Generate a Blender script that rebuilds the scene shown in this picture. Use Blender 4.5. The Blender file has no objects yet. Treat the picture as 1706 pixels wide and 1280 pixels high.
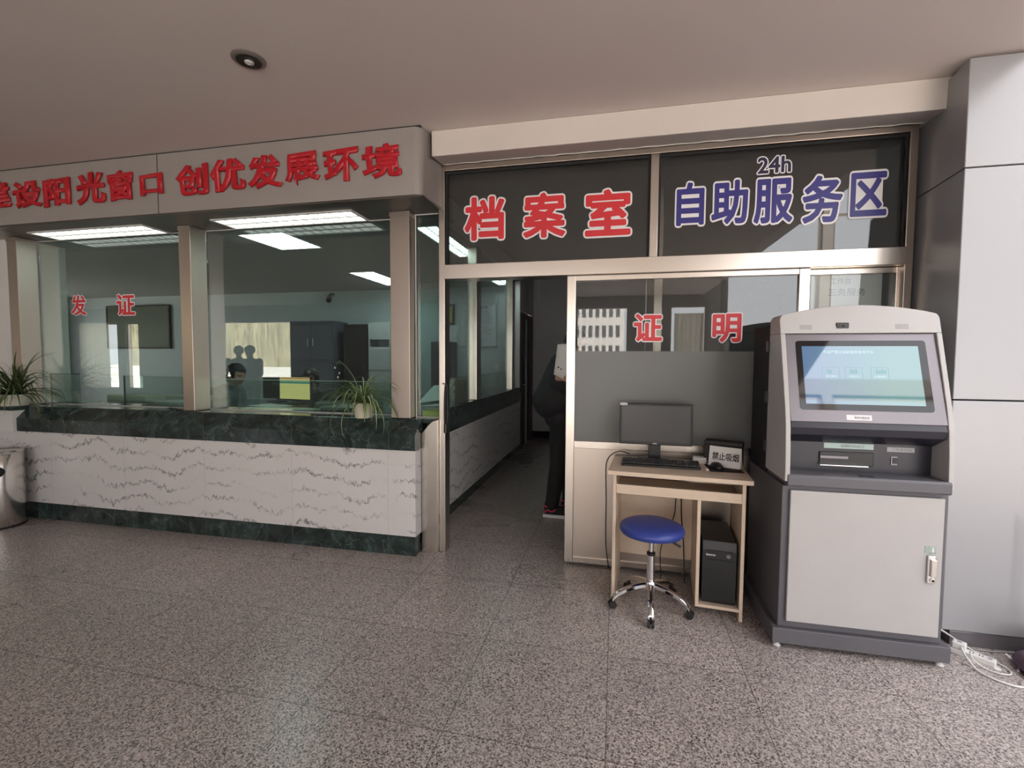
import bpy, bmesh, math, random
from mathutils import Vector, Matrix, noise

random.seed(7)
scene = bpy.context.scene
COL = scene.collection
PI = math.pi
R = math.radians

# ------------------------------------------------------------------ camera
cam_data = bpy.data.cameras.new('camera')
cam_data.sensor_fit = 'HORIZONTAL'
cam_data.sensor_width = 36.0
cam_data.lens = 36.0 * 780.94 / 1706.0
cam_data.clip_start = 0.05
cam_data.clip_end = 200
cam = bpy.data.objects.new('camera', cam_data)
COL.objects.link(cam)
_pi, _ya, _ro = 0.052774, 0.216175, 0.0056965
_fw = Vector((-math.sin(_ya) * math.cos(_pi), math.cos(_ya) * math.cos(_pi), -math.sin(_pi)))
_rt = Vector((math.cos(_ya), math.sin(_ya), 0))
_up = _rt.cross(_fw)
_r2 = _rt * math.cos(_ro) + _up * math.sin(_ro)
_u2 = _up * math.cos(_ro) - _rt * math.sin(_ro)
_m = Matrix((_r2, _u2, -_fw)).transposed().to_4x4()
_m.translation = Vector((0, 0, 1.4))
cam.matrix_world = _m
scene.camera = cam

# ------------------------------------------------------------------ light and exposure
world = bpy.data.worlds.new('overcast_sky')
scene.world = world
world.use_nodes = True
_bg = world.node_tree.nodes['Background']
_bg.inputs['Color'].default_value = (0.965, 0.965, 1.0, 1)
_bg.inputs['Strength'].default_value = 3.6
sun_data = bpy.data.lights.new('sun', 'SUN')       # sun from behind the building, on the snowy yard
sun_data.energy = 27.0
sun_data.angle = 0.01
sun_data.color = (1.0, 0.93, 0.84)
sun = bpy.data.objects.new('sun', sun_data)
COL.objects.link(sun)
sun.rotation_euler = (math.radians(-38), 0, math.radians(12))

vs = scene.view_settings
vs.view_transform = 'Standard'
vs.look = 'None'
vs.exposure = 0.2
vs.gamma = 1.0
vs.use_curve_mapping = False
scene.cycles.use_denoising = True
scene.cycles.max_bounces = 10
scene.cycles.diffuse_bounces = 5
scene.cycles.glossy_bounces = 5
scene.cycles.transmission_bounces = 8
scene.cycles.transparent_max_bounces = 16
scene.cycles.sample_clamp_indirect = 6.0
scene.cycles.caustics_reflective = False
scene.cycles.caustics_refractive = True

# ------------------------------------------------------------------ material helpers
def new_mat(name):
    m = bpy.data.materials.new(name)
    m.use_nodes = True
    nt = m.node_tree
    for n in list(nt.nodes):
        nt.nodes.remove(n)
    out = nt.nodes.new('ShaderNodeOutputMaterial')
    return m, nt, out

def N(nt, typ, ins=None, **props):
    n = nt.nodes.new(typ)
    for k, v in props.items():
        setattr(n, k, v)
    if ins:
        for k, v in ins.items():
            if isinstance(v, bpy.types.NodeSocket):
                nt.links.new(v, n.inputs[k])
            else:
                n.inputs[k].default_value = v
    return n

def rgb(c):
    return (c[0], c[1], c[2], 1.0)

def mat(name, c, rough=0.5, metal=0.0, spec=0.5, var=0.06, scale=6.0, stretch=(1, 1, 1), bump=0.0, coat=0.0, emit=None, emits=0.0):
    """principled surface with a soft procedural variation of colour and roughness"""
    m, nt, out = new_mat(name)
    tc = N(nt, 'ShaderNodeTexCoord')
    mp = N(nt, 'ShaderNodeMapping', {'Vector': tc.outputs['Object'], 'Scale': stretch})
    nz = N(nt, 'ShaderNodeTexNoise', {'Vector': mp.outputs[0], 'Scale': scale, 'Detail': 4.0})
    lo = tuple(max(0, x * (1 - var)) for x in c)
    hi = tuple(min(1, x * (1 + var)) for x in c)
    rp = N(nt, 'ShaderNodeValToRGB', {'Fac': nz.outputs[0]})
    rp.color_ramp.elements[0].position = 0.3
    rp.color_ramp.elements[1].position = 0.7
    rp.color_ramp.elements[0].color = rgb(lo)
    rp.color_ramp.elements[1].color = rgb(hi)
    mr = N(nt, 'ShaderNodeMapRange', {'Value': nz.outputs[0], 3: max(0.02, rough * 0.85), 4: min(1, rough * 1.15)})
    b = N(nt, 'ShaderNodeBsdfPrincipled', {'Base Color': rp.outputs[0], 'Roughness': mr.outputs[0], 'Metallic': metal,
                                           'Specular IOR Level': spec, 'Coat Weight': coat})
    if bump:
        bp = N(nt, 'ShaderNodeBump', {'Height': nz.outputs[0], 'Strength': bump, 'Distance': 0.004})
        nt.links.new(bp.outputs[0], b.inputs['Normal'])
    if emit:
        b.inputs['Emission Color'].default_value = rgb(emit)
        b.inputs['Emission Strength'].default_value = emits
    nt.links.new(b.outputs[0], out.inputs[0])
    return m

def math_n(nt, op, a, b=None, c=None):
    n = nt.nodes.new('ShaderNodeMath')
    n.operation = op
    for i, v in enumerate((a, b, c)):
        if v is None:
            continue
        if isinstance(v, bpy.types.NodeSocket):
            nt.links.new(v, n.inputs[i])
        else:
            n.inputs[i].default_value = v
    return n.outputs[0]

def mixc(nt, fac, a, b):
    n = nt.nodes.new('ShaderNodeMix')
    n.data_type = 'RGBA'
    for i, v in ((0, fac), (6, a), (7, b)):
        if isinstance(v, bpy.types.NodeSocket):
            nt.links.new(v, n.inputs[i])
        else:
            n.inputs[i].default_value = v if i == 0 else rgb(v)
    return n.outputs[2]

def floor_material():
    m, nt, out = new_mat('speckled_granite_tiles')
    tc = N(nt, 'ShaderNodeTexCoord')
    P = tc.outputs['Object']
    v = N(nt, 'ShaderNodeTexVoronoi', {'Vector': P, 'Scale': 195.0})
    sep = N(nt, 'ShaderNodeSeparateColor', {'Color': v.outputs['Color']})
    n2 = N(nt, 'ShaderNodeTexNoise', {'Vector': P, 'Scale': 115.0, 'Detail': 3.0})
    s = math_n(nt, 'ADD', math_n(nt, 'MULTIPLY', sep.outputs[0], 0.6), math_n(nt, 'MULTIPLY', n2.outputs[0], 0.8))
    rp = N(nt, 'ShaderNodeValToRGB', {'Fac': s})
    e = rp.color_ramp.elements
    e[0].position, e[0].color = 0.36, (0.040, 0.034, 0.032, 1)
    e[1].position, e[1].color = 0.95, (0.68, 0.60, 0.56, 1)
    for p, c in ((0.50, (0.20, 0.175, 0.163, 1)), (0.72, (0.44, 0.385, 0.36, 1))):
        k = e.new(p); k.color = c
    # tile to tile tone and big soft stains
    br = N(nt, 'ShaderNodeTexBrick', {'Vector': N(nt, 'ShaderNodeMapping', {'Vector': P, 'Location': (0.01, 0.2, 0)}).outputs[0],
                                      'Scale': 1.0, 'Brick Width': 0.6, 'Row Height': 0.6, 'Mortar Size': 0.0020, 'Mortar Smooth': 0.0,
                                      'Color1': (0.88, 0.88, 0.88, 1), 'Color2': (1, 1, 1, 1), 'Mortar': (0.34, 0.31, 0.30, 1)}, offset=0.0)
    st = N(nt, 'ShaderNodeTexNoise', {'Vector': P, 'Scale': 1.1, 'Detail': 2.0})
    tone = math_n(nt, 'MULTIPLY_ADD', st.outputs[0], 0.30, 0.85)
    mul = nt.nodes.new('ShaderNodeMix'); mul.data_type = 'RGBA'; mul.blend_type = 'MULTIPLY'
    mul.inputs[0].default_value = 1
    nt.links.new(rp.outputs[0], mul.inputs[6]); nt.links.new(br.outputs[0], mul.inputs[7])
    mul2 = nt.nodes.new('ShaderNodeVectorMath'); mul2.operation = 'SCALE'
    nt.links.new(mul.outputs[2], mul2.inputs[0]); nt.links.new(tone, mul2.inputs[3])
    rr = N(nt, 'ShaderNodeMapRange', {'Value': st.outputs[0], 3: 0.20, 4: 0.38})
    b = N(nt, 'ShaderNodeBsdfPrincipled', {'Base Color': mul2.outputs[0], 'Roughness': rr.outputs[0], 'Specular IOR Level': 0.5})
    nt.links.new(b.outputs[0], out.inputs[0])
    return m

def green_granite():
    m, nt, out = new_mat('dark_green_granite')
    tc = N(nt, 'ShaderNodeTexCoord')
    P = tc.outputs['Object']
    n1 = N(nt, 'ShaderNodeTexNoise', {'Vector': P, 'Scale': 7.0, 'Detail': 8.0, 'Roughness': 0.65, 'Distortion': 1.2})
    rp = N(nt, 'ShaderNodeValToRGB', {'Fac': n1.outputs[0]})
    e = rp.color_ramp.elements
    e[0].position, e[0].color = 0.36, (0.016, 0.021, 0.019, 1)
    e[1].position, e[1].color = 0.80, (0.085, 0.135, 0.125, 1)
    k = e.new(0.55); k.color = (0.032, 0.050, 0.047, 1)
    wv = N(nt, 'ShaderNodeTexNoise', {'Vector': P, 'Scale': 3.0, 'Detail': 6.0, 'Distortion': 2.0})
    line = math_n(nt, 'ABSOLUTE', math_n(nt, 'SUBTRACT', wv.outputs[0], 0.56))
    mk = math_n(nt, 'LESS_THAN', line, 0.006)
    mk2 = math_n(nt, 'MULTIPLY', mk, math_n(nt, 'MULTIPLY', n1.outputs[0], 0.45))
    c = mixc(nt, mk2, rp.outputs[0], (0.26, 0.32, 0.30))
    # slab joints every 0.62 m
    sx = N(nt, 'ShaderNodeSeparateXYZ', {'Vector': P})
    fr = math_n(nt, 'FRACT', math_n(nt, 'DIVIDE', math_n(nt, 'ADD', sx.outputs[0], sx.outputs[1]), 0.78))
    jt = math_n(nt, 'LESS_THAN', fr, 0.004)
    c = mixc(nt, jt, c, (0.10, 0.12, 0.11))
    b = N(nt, 'ShaderNodeBsdfPrincipled', {'Base Color': c, 'Roughness': 0.14, 'Specular IOR Level': 0.5})
    nt.links.new(b.outputs[0], out.inputs[0])
    return m

def white_marble():
    m, nt, out = new_mat('white_veined_marble')
    tc = N(nt, 'ShaderNodeTexCoord')
    P = tc.outputs['Object']
    sx = N(nt, 'ShaderNodeSeparateXYZ', {'Vector': P})
    u = math_n(nt, 'ADD', sx.outputs[0], sx.outputs[1])
    z = sx.outputs[2]
    cu = N(nt, 'ShaderNodeCombineXYZ', {'X': u, 'Y': math_n(nt, 'MULTIPLY', z, 0.35)})
    big = N(nt, 'ShaderNodeTexNoise', {'Vector': cu.outputs[0], 'Scale': 2.6, 'Detail': 3.0})
    fine = N(nt, 'ShaderNodeTexNoise', {'Vector': cu.outputs[0], 'Scale': 30.0, 'Detail': 6.0, 'Roughness': 0.8})
    h = math_n(nt, 'ADD', z, math_n(nt, 'ADD', math_n(nt, 'MULTIPLY', big.outputs[0], 0.42), math_n(nt, 'MULTIPLY', fine.outputs[0], 0.19)))
    fr = math_n(nt, 'ABSOLUTE', math_n(nt, 'SUBTRACT', math_n(nt, 'FRACT', math_n(nt, 'DIVIDE', h, 0.128)), 0.5))
    br = N(nt, 'ShaderNodeTexNoise', {'Vector': P, 'Scale': 3.2, 'Detail': 3.0})
    w = math_n(nt, 'MAXIMUM', math_n(nt, 'MULTIPLY', math_n(nt, 'SUBTRACT', br.outputs[0], 0.38), 0.32), 0.004)
    vein = N(nt, 'ShaderNodeMapRange', {'Value': math_n(nt, 'SUBTRACT', fr, w), 1: -0.012, 2: 0.012, 3: 1.0, 4: 0.0}).outputs[0]
    spk = N(nt, 'ShaderNodeTexNoise', {'Vector': P, 'Scale': 26.0, 'Detail': 4.0})
    vein = math_n(nt, 'MULTIPLY', vein, N(nt, 'ShaderNodeMapRange', {'Value': spk.outputs[0], 1: 0.36, 2: 0.58, 3: 0.15, 4: 0.95}).outputs[0])
    base = mixc(nt, br.outputs[0], (0.66, 0.625, 0.61), (0.74, 0.72, 0.70))
    c = mixc(nt, vein, base, (0.15, 0.14, 0.135))
    jf = math_n(nt, 'FRACT', math_n(nt, 'DIVIDE', u, 0.78))
    c = mixc(nt, math_n(nt, 'MULTIPLY', math_n(nt, 'LESS_THAN', jf, 0.003), 0.6), c, (0.3, 0.29, 0.28))
    b = N(nt, 'ShaderNodeBsdfPrincipled', {'Base Color': c, 'Roughness': 0.28, 'Specular IOR Level': 0.4})
    nt.links.new(b.outputs[0], out.inputs[0])
    return m

def steel(name, c, rough, stretch=(1, 1, 0.15), scale=60.0, var=0.035):
    m, nt, out = new_mat(name)
    tc = N(nt, 'ShaderNodeTexCoord')
    mp = N(nt, 'ShaderNodeMapping', {'Vector': tc.outputs['Object'], 'Scale': stretch})
    n1 = N(nt, 'ShaderNodeTexNoise', {'Vector': mp.outputs[0], 'Scale': scale, 'Detail': 5.0})
    n2 = N(nt, 'ShaderNodeTexNoise', {'Vector': tc.outputs['Object'], 'Scale': 4.5, 'Detail': 4.0})
    mixf = math_n(nt, 'ADD', math_n(nt, 'MULTIPLY', n1.outputs[0], 0.5), math_n(nt, 'MULTIPLY', n2.outputs[0], 0.5))
    col = mixc(nt, mixf, tuple(x * (1 - var) for x in c), tuple(min(1, x * (1 + var)) for x in c))
    rr = N(nt, 'ShaderNodeMapRange', {'Value': mixf, 1: 0.3, 2: 0.7, 3: rough * 0.98, 4: rough * 1.03})
    b = N(nt, 'ShaderNodeBsdfPrincipled', {'Base Color': col, 'Roughness': rr.outputs[0], 'Metallic': 1.0})
    nt.links.new(b.outputs[0], out.inputs[0])
    return m

def schlick(nt, f0=0.04):
    g = N(nt, 'ShaderNodeNewGeometry')
    d = nt.nodes.new('ShaderNodeVectorMath'); d.operation = 'DOT_PRODUCT'
    nt.links.new(g.outputs['Incoming'], d.inputs[0]); nt.links.new(g.outputs['Normal'], d.inputs[1])
    c = math_n(nt, 'SUBTRACT', 1.0, math_n(nt, 'ABSOLUTE', d.outputs['Value']))
    return math_n(nt, 'MULTIPLY_ADD', math_n(nt, 'POWER', c, 5.0), 1.0 - f0, f0)

def clear_glass(name, tint, refl=1.0, dirt=0.015):
    m, nt, out = new_mat(name)
    tr = N(nt, 'ShaderNodeBsdfTransparent', {'Color': rgb(tint)})
    gl = N(nt, 'ShaderNodeBsdfGlossy', {'Color': (1, 1, 1, 1), 'Roughness': 0.0})
    f = math_n(nt, 'MINIMUM', math_n(nt, 'MULTIPLY', schlick(nt), refl), 1.0)
    mx = N(nt, 'ShaderNodeMixShader', {0: f, 1: tr.outputs[0], 2: gl.outputs[0]})
    tc = N(nt, 'ShaderNodeTexCoord')
    nz = N(nt, 'ShaderNodeTexNoise', {'Vector': tc.outputs['Object'], 'Scale': 3.0, 'Detail': 5.0})
    df = N(nt, 'ShaderNodeBsdfDiffuse', {'Color': (0.7, 0.7, 0.7, 1)})
    mx2 = N(nt, 'ShaderNodeMixShader', {0: math_n(nt, 'MULTIPLY', nz.outputs[0], dirt), 1: mx.outputs[0], 2: df.outputs[0]})
    nt.links.new(mx2.outputs[0], out.inputs[0])
    return m

def frosted_film():
    m, nt, out = new_mat('frosted_dotted_film')
    tc = N(nt, 'ShaderNodeTexCoord')
    v = N(nt, 'ShaderNodeTexVoronoi', {'Vector': tc.outputs['Object'], 'Scale': 110.0, 'Randomness': 0.0})
    dots = N(nt, 'ShaderNodeMapRange', {'Value': v.outputs['Distance'], 1: 0.25, 2: 0.4, 3: 0.9, 4: 0.72}).outputs[0]
    rf = N(nt, 'ShaderNodeBsdfRefraction', {'Color': (0.86, 0.87, 0.86, 1), 'Roughness': 0.36, 'IOR': 1.15})
    tl = N(nt, 'ShaderNodeBsdfTranslucent', {'Color': (0.80, 0.80, 0.79, 1)})
    df = N(nt, 'ShaderNodeBsdfDiffuse', {'Color': (0.30, 0.30, 0.295, 1)})
    m1 = N(nt, 'ShaderNodeMixShader', {0: 0.42, 1: rf.outputs[0], 2: tl.outputs[0]})
    mx = N(nt, 'ShaderNodeMixShader', {0: math_n(nt, 'MULTIPLY_ADD', dots, -1.0, 1.12), 1: m1.outputs[0], 2: df.outputs[0]})
    gl = N(nt, 'ShaderNodeBsdfGlossy', {'Roughness': 0.32})
    mx2 = N(nt, 'ShaderNodeMixShader', {0: schlick(nt), 1: mx.outputs[0], 2: gl.outputs[0]})
    nt.links.new(mx2.outputs[0], out.inputs[0])
    return m

def emission(name, c, s):
    m, nt, out = new_mat(name)
    tc = N(nt, 'ShaderNodeTexCoord')
    nz = N(nt, 'ShaderNodeTexNoise', {'Vector': tc.outputs['Object'], 'Scale': 2.0})
    e = N(nt, 'ShaderNodeEmission', {'Color': rgb(c), 'Strength': math_n(nt, 'MULTIPLY_ADD', nz.outputs[0], 0.1 * s, 0.95 * s)})
    nt.links.new(e.outputs[0], out.inputs[0])
    return m

def sheer():
    m, nt, out = new_mat('sheer_curtain')
    tc = N(nt, 'ShaderNodeTexCoord')
    nz = N(nt, 'ShaderNodeTexNoise', {'Vector': N(nt, 'ShaderNodeMapping', {'Vector': tc.outputs['Object'], 'Scale': (1, 1, 0.02)}).outputs[0], 'Scale': 18.0})
    tl = N(nt, 'ShaderNodeBsdfTranslucent', {'Color': mixc(nt, nz.outputs[0], (0.55, 0.5, 0.4), (0.8, 0.76, 0.66))})
    df = N(nt, 'ShaderNodeBsdfDiffuse', {'Color': (0.7, 0.66, 0.56, 1)})
    mx = N(nt, 'ShaderNodeMixShader', {0: 0.35, 1: tl.outputs[0], 2: df.outputs[0]})
    nt.links.new(mx.outputs[0], out.inputs[0])
    return m

def wood(name, a, b_, rough=0.45):
    m, nt, out = new_mat(name)
    tc = N(nt, 'ShaderNodeTexCoord')
    mp = N(nt, 'ShaderNodeMapping', {'Vector': tc.outputs['Object'], 'Scale': (1.5, 9, 9)})
    nz = N(nt, 'ShaderNodeTexNoise', {'Vector': mp.outputs[0], 'Scale': 5.0, 'Detail': 6.0, 'Distortion': 0.8})
    c = mixc(nt, nz.outputs[0], a, b_)
    b = N(nt, 'ShaderNodeBsdfPrincipled', {'Base Color': c, 'Roughness': rough})
    nt.links.new(b.outputs[0], out.inputs[0])
    return m

M = {}
M['floor'] = floor_material()
M['granite'] = green_granite()
M['marble'] = white_marble()
M['steel'] = steel('brushed_steel_warm', (0.53, 0.455, 0.395), 0.34)
M['steel_bright'] = steel('brushed_steel_pale', (0.66, 0.60, 0.535), 0.26)
M['bin_steel'] = steel('polished_bin_steel', (0.72, 0.69, 0.65), 0.16)
M['chrome'] = steel('chrome', (0.80, 0.79, 0.80), 0.09, var=0.03)
M['alu'] = mat('grey_composite_panel', (0.355, 0.325, 0.305), 0.42, 0.25, var=0.03)
M['soffit'] = mat('shaded_soffit_panel', (0.11, 0.095, 0.082), 0.35, 0.3, var=0.05)  # shade under the fascia put into the panel colour as dark brown
M['ceiling'] = mat('ceiling_paint', (0.72, 0.645, 0.61), 0.9, var=0.02, scale=1.0)
M['beam'] = mat('beam_plaster', (0.66, 0.60, 0.56), 0.85, var=0.03, scale=2.0)
M['clad'] = mat('white_cladding', (0.345, 0.343, 0.355), 0.30, 0.15, var=0.02, scale=1.5)
M['white_paint'] = mat('white_wall_paint', (0.72, 0.70, 0.67), 0.8, var=0.03)
M['lobby_wall'] = mat('lobby_wall_paint', (0.34, 0.31, 0.29), 0.8, var=0.05)
M['office_wall'] = mat('office_wall_paint', (0.46, 0.50, 0.53), 0.8, var=0.03)
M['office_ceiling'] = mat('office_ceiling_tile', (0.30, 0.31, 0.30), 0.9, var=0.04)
M['hall_wall'] = mat('corridor_wall_paint', (0.56, 0.53, 0.54), 0.8, var=0.04)
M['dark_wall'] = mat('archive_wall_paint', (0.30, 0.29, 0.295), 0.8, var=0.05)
M['glass'] = clear_glass('green_tinted_glass', (0.84, 0.93, 0.905), 1.7)
M['glass_dark'] = clear_glass('transom_glass', (0.86, 0.88, 0.875), 1.4)
M['glass_edge'] = clear_glass('shield_glass', (0.82, 0.90, 0.88), 1.0, 0.08)
M['edge'] = mat('polished_glass_edge', (0.55, 0.63, 0.60), 0.2)
M['edge_dark'] = mat('dark_glass_edge', (0.02, 0.04, 0.04), 0.2)
M['frost'] = frosted_film()
M['sealant'] = mat('white_sealant', (0.72, 0.70, 0.66), 0.6)
M['black'] = mat('black_plastic', (0.012, 0.012, 0.013), 0.38, var=0.1)
M['black_matt'] = mat('black_matt', (0.010, 0.010, 0.011), 0.75, var=0.1)
M['rubber'] = mat('black_rubber', (0.014, 0.013, 0.013), 0.6)
M['red'] = mat('red_acrylic', (0.48, 0.012, 0.022), 0.30, var=0.06)
M['red_vinyl'] = mat('red_vinyl', (0.66, 0.030, 0.040), 0.4, var=0.05)
M['blue_vinyl'] = mat('blue_vinyl', (0.030, 0.026, 0.20), 0.4, var=0.05)
M['navy_vinyl'] = mat('navy_vinyl', (0.014, 0.012, 0.05), 0.4, var=0.05)
M['white_vinyl'] = mat('white_vinyl', (0.78, 0.77, 0.78), 0.45, var=0.02)
M['tube'] = emission('fluorescent_diffuser', (0.95, 1.0, 0.94), 2.2)
M['office_tube'] = emission('office_diffuser', (0.90, 1.0, 0.97), 10.0)
M['lamp_white'] = mat('white_lamp_metal', (0.7, 0.7, 0.68), 0.35)
M['laminate'] = wood('maple_laminate', (0.60, 0.47, 0.35), (0.70, 0.57, 0.44))
M['laminate_edge'] = wood('maple_edge_band', (0.66, 0.56, 0.40), (0.72, 0.62, 0.46))
M['brown_door'] = wood('dark_brown_door', (0.030, 0.012, 0.009), (0.055, 0.022, 0.016))
M['blue_seat'] = mat('blue_leatherette', (0.035, 0.060, 0.30), 0.36, var=0.06, scale=30, bump=0.05)
M['kiosk_white'] = mat('kiosk_white_enamel', (0.48, 0.465, 0.455), 0.38, var=0.02)
M['kiosk_side'] = M['kiosk_white']
M['kiosk_grey'] = mat('kiosk_grey_enamel', (0.115, 0.112, 0.125), 0.42, var=0.04)
M['kiosk_bezel'] = mat('kiosk_bezel_grey', (0.20, 0.185, 0.20), 0.30, 0.45, var=0.04)
M['kiosk_navy'] = mat('kiosk_dark_panel', (0.022, 0.021, 0.032), 0.34, var=0.05)
M['screen_black'] = mat('black_screen_glass', (0.008, 0.008, 0.010), 0.05, var=0.02)
M['matt_screen'] = mat('matt_monitor_screen', (0.018, 0.017, 0.019), 0.30, var=0.02, spec=0.7)
M['paper'] = mat('white_paper', (0.78, 0.77, 0.74), 0.8, var=0.02)
M['paper_warm'] = mat('cream_paper', (0.74, 0.72, 0.55), 0.8, var=0.03)
M['ink'] = mat('black_ink', (0.02, 0.018, 0.02), 0.6)
M['ink_grey'] = mat('grey_ink', (0.18, 0.18, 0.19), 0.6)
M['white_plastic'] = mat('white_plastic', (0.74, 0.73, 0.71), 0.4, var=0.03)
M['curtain'] = sheer()
M['snow'] = mat('snowy_yard', (0.62, 0.60, 0.56), 0.9, var=0.2, scale=0.6)
# ------------------------------------------------------------------ mesh helpers
class MB:
    def __init__(self):
        self.bm = bmesh.new()
        self.idx = 0

    def _mark(self, faces):
        for f in faces:
            f.material_index = self.idx
        return self

    def quad(self, pts):
        return self._mark([self.bm.faces.new([self.bm.verts.new(p) for p in pts])])

    def box(self, x0, x1, y0, y1, z0, z1):
        v = [self.bm.verts.new((x, y, z)) for z in (z0, z1) for y in (y0, y1) for x in (x0, x1)]
        fs = []
        for q in ((0, 2, 3, 1), (4, 5, 7, 6), (0, 1, 5, 4), (2, 6, 7, 3), (0, 4, 6, 2), (1, 3, 7, 5)):
            fs.append(self.bm.faces.new([v[i] for i in q]))
        return self._mark(fs)

    def prism(self, poly, axis, a, b, fn=None):
        """polygon extruded along an axis; poly holds the two remaining coordinates in xyz order"""
        def P(p, t):
            q = list(p)
            q.insert(axis, t)
            q = tuple(q)
            return fn(q) if fn else q
        A = [self.bm.verts.new(P(p, a)) for p in poly]
        B = [self.bm.verts.new(P(p, b)) for p in poly]
        n = len(poly)
        fs = [self.bm.faces.new(A[::-1]), self.bm.faces.new(B)]
        for i in range(n):
            j = (i + 1) % n
            fs.append(self.bm.faces.new((A[i], A[j], B[j], B[i])))
        return self._mark(fs)

    def tube(self, pts, r, seg=10, caps=True):
        pts = [Vector(p) for p in pts]
        n = len(pts)
        rs = r if isinstance(r, (list, tuple)) else [r] * n
        rings = []
        prev = None
        for i, p in enumerate(pts):
            t = (pts[min(i + 1, n - 1)] - pts[max(i - 1, 0)])
            t = t.normalized() if t.length > 1e-9 else Vector((0, 0, 1))
            if prev is None:
                a = t.cross(Vector((0, 0, 1)))
                if a.length < 1e-3:
                    a = t.cross(Vector((1, 0, 0)))
            else:
                a = prev - t * prev.dot(t)
                if a.length < 1e-4:
                    a = t.cross(Vector((1, 0, 0)))
            a.normalize()
            prev = a
            b = t.cross(a)
            rings.append([self.bm.verts.new(p + (a * math.cos(k * 2 * PI / seg) + b * math.sin(k * 2 * PI / seg)) * rs[i]) for k in range(seg)])
        fs = []
        for i in range(n - 1):
            for k in range(seg):
                l = (k + 1) % seg
                fs.append(self.bm.faces.new((rings[i][k], rings[i][l], rings[i + 1][l], rings[i + 1][k])))
        if caps:
            fs.append(self.bm.faces.new(rings[0][::-1]))
            fs.append(self.bm.faces.new(rings[-1]))
        return self._mark(fs)

    def lathe(self, prof, c=(0, 0, 0), seg=32, sx=1.0, sy=1.0):
        rings = []
        for r, z in prof:
            r = max(r, 1e-4)
            rings.append([self.bm.verts.new((c[0] + sx * r * math.cos(2 * PI * k / seg), c[1] + sy * r * math.sin(2 * PI * k / seg), c[2] + z)) for k in range(seg)])
        fs = []
        for i in range(len(rings) - 1):
            for k in range(seg):
                l = (k + 1) % seg
                fs.append(self.bm.faces.new((rings[i][k], rings[i][l], rings[i + 1][l], rings[i + 1][k])))
        fs.append(self.bm.faces.new(rings[0][::-1]))
        fs.append(self.bm.faces.new(rings[-1]))
        return self._mark(fs)

    def ball(self, c, r, sub=2):
        r = r if isinstance(r, (list, tuple)) else (r, r, r)
        g = bmesh.ops.create_icosphere(self.bm, subdivisions=sub, radius=1.0)
        fs = set()
        for v in g['verts']:
            v.co = Vector((v.co.x * r[0] + c[0], v.co.y * r[1] + c[1], v.co.z * r[2] + c[2]))
            fs.update(v.link_faces)
        return self._mark(fs)

    def sheet(self, rows):
        g = [[self.bm.verts.new(p) for p in row] for row in rows]
        fs = []
        for i in range(len(g) - 1):
            for k in range(len(g[0]) - 1):
                fs.append(self.bm.faces.new((g[i][k], g[i][k + 1], g[i + 1][k + 1], g[i + 1][k])))
        return self._mark(fs)

    def mesh(self, pts, faces):
        v = [self.bm.verts.new(p) for p in pts]
        return self._mark([self.bm.faces.new([v[i] for i in f]) for f in faces])

    def xf(self, mtx):
        self.bm.transform(mtx)
        return self

def link(name, mb, mats, parent=None, bevel=0.0, smooth=None, world=False, kind=None, label=None, recalc=True):
    if recalc:
        bmesh.ops.recalc_face_normals(mb.bm, faces=mb.bm.faces[:])
    if world and parent is not None:
        mb.bm.transform(Matrix.Translation(-parent.location))
    me = bpy.data.meshes.new(name)
    mb.bm.to_mesh(me)
    mb.bm.free()
    for x in (mats if isinstance(mats, (list, tuple)) else [mats]):
        me.materials.append(x)
    if smooth is not None:
        me.polygons.foreach_set('use_smooth', [True] * len(me.polygons))
        me.set_sharp_from_angle(angle=R(smooth))
    o = bpy.data.objects.new(name, me)
    COL.objects.link(o)
    if parent is not None:
        o.parent = parent
    if bevel:
        b = o.modifiers.new('bevel', 'BEVEL')
        b.width = bevel
        b.segments = 2
        b.limit_method = 'ANGLE'
        b.angle_limit = R(40)
    if kind:
        o['kind'] = kind
    if label:
        o['label'] = label
    return o

def tag(o, label, cat, group=None):
    o['label'] = label
    o['category'] = cat
    if group:
        o['group'] = group
    return o

def thing(name, label, cat, loc=(0, 0, 0), rotz=0.0, group=None):
    o = bpy.data.objects.new(name, None)
    o.empty_display_size = 0.1
    COL.objects.link(o)
    o.location = loc
    o.rotation_euler = (0, 0, rotz)
    return tag(o, label, cat, group)

def struct_root(name, loc=(0, 0, 0)):
    o = bpy.data.objects.new(name, None)
    o.empty_display_size = 0.1
    COL.objects.link(o)
    o.location = loc
    o['kind'] = 'structure'
    return o

def copy_tree(o, parent=None):
    c = o.copy()
    COL.objects.link(c)
    if parent is not None:
        c.parent = parent
    for ch in list(o.children):
        copy_tree(ch, c)
    return c

def solid_wall(mb, axis, p0, p1, u0, u1, z0, z1, holes):
    """wall slab between p0 and p1 on an axis, running u0..u1, with rectangular openings (u0,u1,z0,z1)"""
    us = sorted({u0, u1, *[h[0] for h in holes], *[h[1] for h in holes]})
    zs = sorted({z0, z1, *[h[2] for h in holes], *[h[3] for h in holes]})
    for i in range(len(us) - 1):
        run = None
        for k in range(len(zs) - 1):
            cu, cz = (us[i] + us[i + 1]) / 2, (zs[k] + zs[k + 1]) / 2
            if any(h[0] < cu < h[1] and h[2] < cz < h[3] for h in holes):
                continue
            if axis == 1:
                mb.box(us[i], us[i + 1], p0, p1, zs[k], zs[k + 1])
            else:
                mb.box(p0, p1, us[i], us[i + 1], zs[k], zs[k + 1])

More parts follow.
